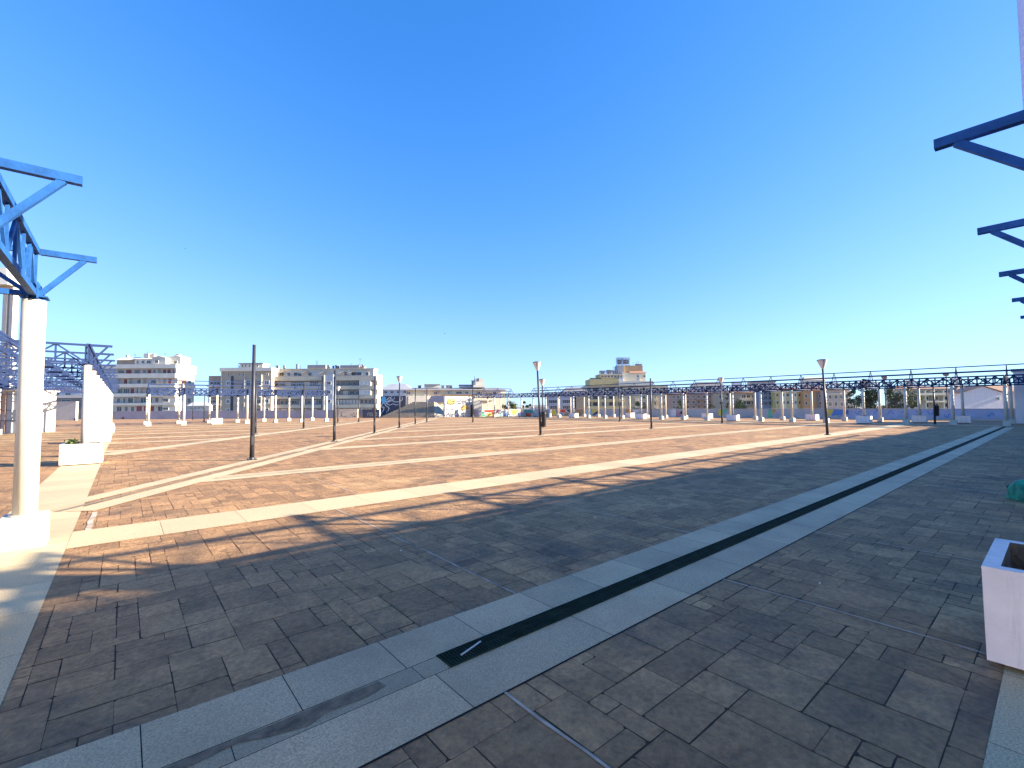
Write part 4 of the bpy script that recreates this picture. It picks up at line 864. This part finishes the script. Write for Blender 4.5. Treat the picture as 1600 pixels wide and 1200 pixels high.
# dark bag by the near pedestal
root=empty('holdall',(-.80,4.62,.012),'small dark bag with a looped handle at the left edge beside the pedestal','bag',None,.3)
b=MB(); b.frustum(-.16,.16,-.07,.07,0,-.13,.13,-.04,.04,.17); b.build('bag_body',mat('black_cloth',(.02,.018,.025),.9,.3,12,.3),root,bevel=.03)
b=MB(); pr=None
for k in range(13):
    t=math.pi*k/12; q=(.10*math.cos(t),0,.16+.13*math.sin(t))
    if pr: b.tube(pr,q,.008,.008,6)
    pr=q
b.build('handle',mat('black_cloth',(.02,.018,.025)),root)
# tall white mast at the right edge
m0=LX*(4*1.164+.19)+FX*4.0
root=empty('mast',(m0.x,m0.y,.012),'tall white mast rising out of view at the top right edge','mast'); b=MB(); b.tube((0,0,0),(0,0,8),.19,.17,20); b.build('shaft',mat('lilac_white_paint',(.66,.60,.74),.6,.06,3),root,smooth=True); b=MB(); b.box(-.25,.25,-.25,.25,0,.04); b.build('base_plate',M_WHITE,root); b=MB(); b.lathe([(.18,8),(.18,8.05),(.02,8.12)],16); b.build('cap',M_LAMPTOP,root)
# birds
def bird(px,py,D,label,rz):
    root=empty('bird',at(px,D,hz(px,py,D)),label,'bird','birds in the sky',rz); mat_=mat('dark_feather',(.08,.08,.085),.8,.2,20)
    b=MB(); b.lathe([(.005,-.18),(.035,-.12),(.05,0),(.035,.10),(.01,.16)],8); bo=b.build('body',mat_,root); bo.rotation_euler=(math.pi/2,0,0)
    for s in(-1,1):
        b=MB(); b.hexa([(s*.03,-.07,.0),(s*.03,.07,.0),(s*.28,.04,.16),(s*.28,-.04,.16),(s*.03,-.07,.012),(s*.03,.07,.012),(s*.28,.04,.172),(s*.28,-.04,.172)]); b.build('wing',mat_,root)
        b=MB(); b.hexa([(s*.28,-.04,.16),(s*.28,.04,.16),(s*.5,.0,.10),(s*.5,-.03,.10),(s*.28,-.04,.172),(s*.28,.04,.172),(s*.5,.0,.11),(s*.5,-.03,.11)]); b.build('wing_tip',mat_,root)
bird(283,385,110,'small dark bird high in the sky on the left',.4); bird(694.5,521,130,'tiny bird low in the sky over the beige building',1.2)
# ---------------------------------------------------------------- buildings out of frame: two throw the long shadow, one is added to bounce sunlight
root=empty('arcade_building',(46,-9.5,0),'long white arcade building behind the pergola on the right, out of the sunlight','building')
b=MB(); b.box(-32.8,30,-5,3.4,.0,5.70); b.build('wall',M_WHITE,root); b=MB(); b.box(-32.9,30.2,-5.2,3.5,5.70,5.79); b.build('roof_slab',M_GREYW,root)
for k in range(12):
    b=MB(); xk=-30+k*5; b.box(xk,xk+2.6,3.40,3.46,.9,3.2,1); b.box(xk-.1,xk,3.40,3.5,.8,3.3); b.box(xk+2.6,xk+2.7,3.40,3.5,.8,3.3); b.box(xk,xk+2.6,3.40,3.5,3.2,3.3); b.box(xk,xk+2.6,3.40,3.5,.8,.9); b.build('window',[M_FRAMEW,M_GLASS],root)
root=empty('bounce_building',(-13,-10,0),'unseen white building added behind the camera to bounce sunlight onto the shaded paving','building')  # added out of view as a reflector: its sunlit wall warms the shaded foreground
b=MB(); b.box(-10,0,-14,12,.0,7); b.build('wall',M_SHW,root); b=MB(); b.box(-10.1,.12,-14.1,12.1,7,7.25); b.build('roof_slab',M_GREYW,root)
for f in range(2):
    for k in range(5):
        b=MB(); yk=-12+k*5; z=1.2+f*3.0; b.box(0,.05,yk,yk+1.3,z,z+1.5,1); b.box(0,.1,yk-.1,yk,z-.1,z+1.6); b.box(0,.1,yk+1.3,yk+1.4,z-.1,z+1.6); b.box(0,.1,yk,yk+1.3,z-.1,z); b.box(0,.1,yk,yk+1.3,z+1.5,z+1.6); b.build('window',[M_FRAMEW,M_GLASS],root)
root=empty('tower_block',(70,-36,-5),'tall cream tower block to the right of the plaza, out of view','building')
b=MB(); b.box(-42,40,-8,6,0,22.55); b.build('wall',M_CRM,root); b=MB(); b.box(-42.3,40.3,-8.3,6.3,22.55,22.8); b.build('roof_slab',M_GREYW,root)
for f in range(6):
    for k in range(12):
        b=MB(); xk=-36+k*6.2; z=2.2+f*3.2; b.box(xk,xk+1.8,6.0,6.05,z,z+1.5,1); b.box(xk-.1,xk+1.9,6.0,6.1,z-.12,z); b.box(xk-.1,xk+1.9,6.0,6.1,z+1.5,z+1.6); b.build('window',[M_FRAMEW,M_GLASS],root)
# ---------------------------------------------------------------- light
GRADE=((2.25,1.8,2.5),(1.24,1.0,.4),(2.2,.95,.5))
SUN_EL=rad(18.5); tosun=(LX*math.cos(rad(1.2))-FX*math.sin(rad(1.2))).normalized()
d=Vector((tosun.x*math.cos(SUN_EL),tosun.y*math.cos(SUN_EL),math.sin(SUN_EL)))
l=bpy.data.lights.new('sun','SUN'); l.energy=5; l.angle=rad(.53); l.color=(1,.90,.72)
so=bpy.data.objects.new('sun',l); COL.objects.link(so); so.rotation_euler=(-d).to_track_quat('-Z','Y').to_euler(); so.location=(0,0,40)
w=bpy.data.worlds.new('World'); sc.world=w; w.use_nodes=True; nt=w.node_tree; bg=nt.nodes['Background']
sky=nt.nodes.new('ShaderNodeTexSky'); sky.sky_type='NISHITA'; sky.sun_disc=False; sky.sun_elevation=SUN_EL
sky.sun_rotation=math.atan2(d.x,d.y); sky.air_density=1.0; sky.dust_density=.1; sky.ozone_density=3.0; sky.altitude=0
STR=.065; EXPO=2.15; K=STR*2**EXPO
# deep clear blue: per-channel grade of the sky colour
sx=nt.nodes.new('ShaderNodeSeparateColor'); cx=nt.nodes.new('ShaderNodeCombineColor'); nt.links.new(sky.outputs[0],sx.inputs[0])
def mth(op,a,b):
    m=nt.nodes.new('ShaderNodeMath'); m.operation=op
    if isinstance(a,float): m.inputs[0].default_value=a
    else: nt.links.new(a,m.inputs[0])
    if isinstance(b,float): m.inputs[1].default_value=b
    else: nt.links.new(b,m.inputs[1])
    return m.outputs[0]
for ch,(gn,pw,sat) in enumerate(GRADE):
    v=mth('POWER',sx.outputs[ch],pw); v=mth('MULTIPLY',v,.24**pw); v=mth('DIVIDE',mth('MULTIPLY',v,gn/K),mth('ADD',mth('MULTIPLY',v,sat),1.0)); nt.links.new(v,cx.inputs[ch])
nt.links.new(cx.outputs[0],bg.inputs[0]); bg.inputs[1].default_value=STR
# ---------------------------------------------------------------- camera
cp,sp=math.cos(PITCH),math.sin(PITCH)
F=Vector((FX.x*cp,FX.y*cp,sp)); Rr=LX.copy(); Uu=Rr.cross(F)
R2=Rr*math.cos(ROLL)+Uu*math.sin(ROLL); U2=-Rr*math.sin(ROLL)+Uu*math.cos(ROLL)
cd=bpy.data.cameras.new('camera'); cd.sensor_fit='HORIZONTAL'; cd.sensor_width=36; cd.lens=FPX/1600*36; cd.clip_start=.05; cd.clip_end=6000
co=bpy.data.objects.new('camera',cd); COL.objects.link(co)
co.matrix_world=Matrix(((R2.x,U2.x,-F.x,0),(R2.y,U2.y,-F.y,0),(R2.z,U2.z,-F.z,EYE),(0,0,0,1)))
sc.camera=co; cd.clip_end=8000
vs=sc.view_settings; vs.view_transform='Standard'; vs.look='None'; vs.exposure=EXPO; vs.gamma=1; vs.use_curve_mapping=False
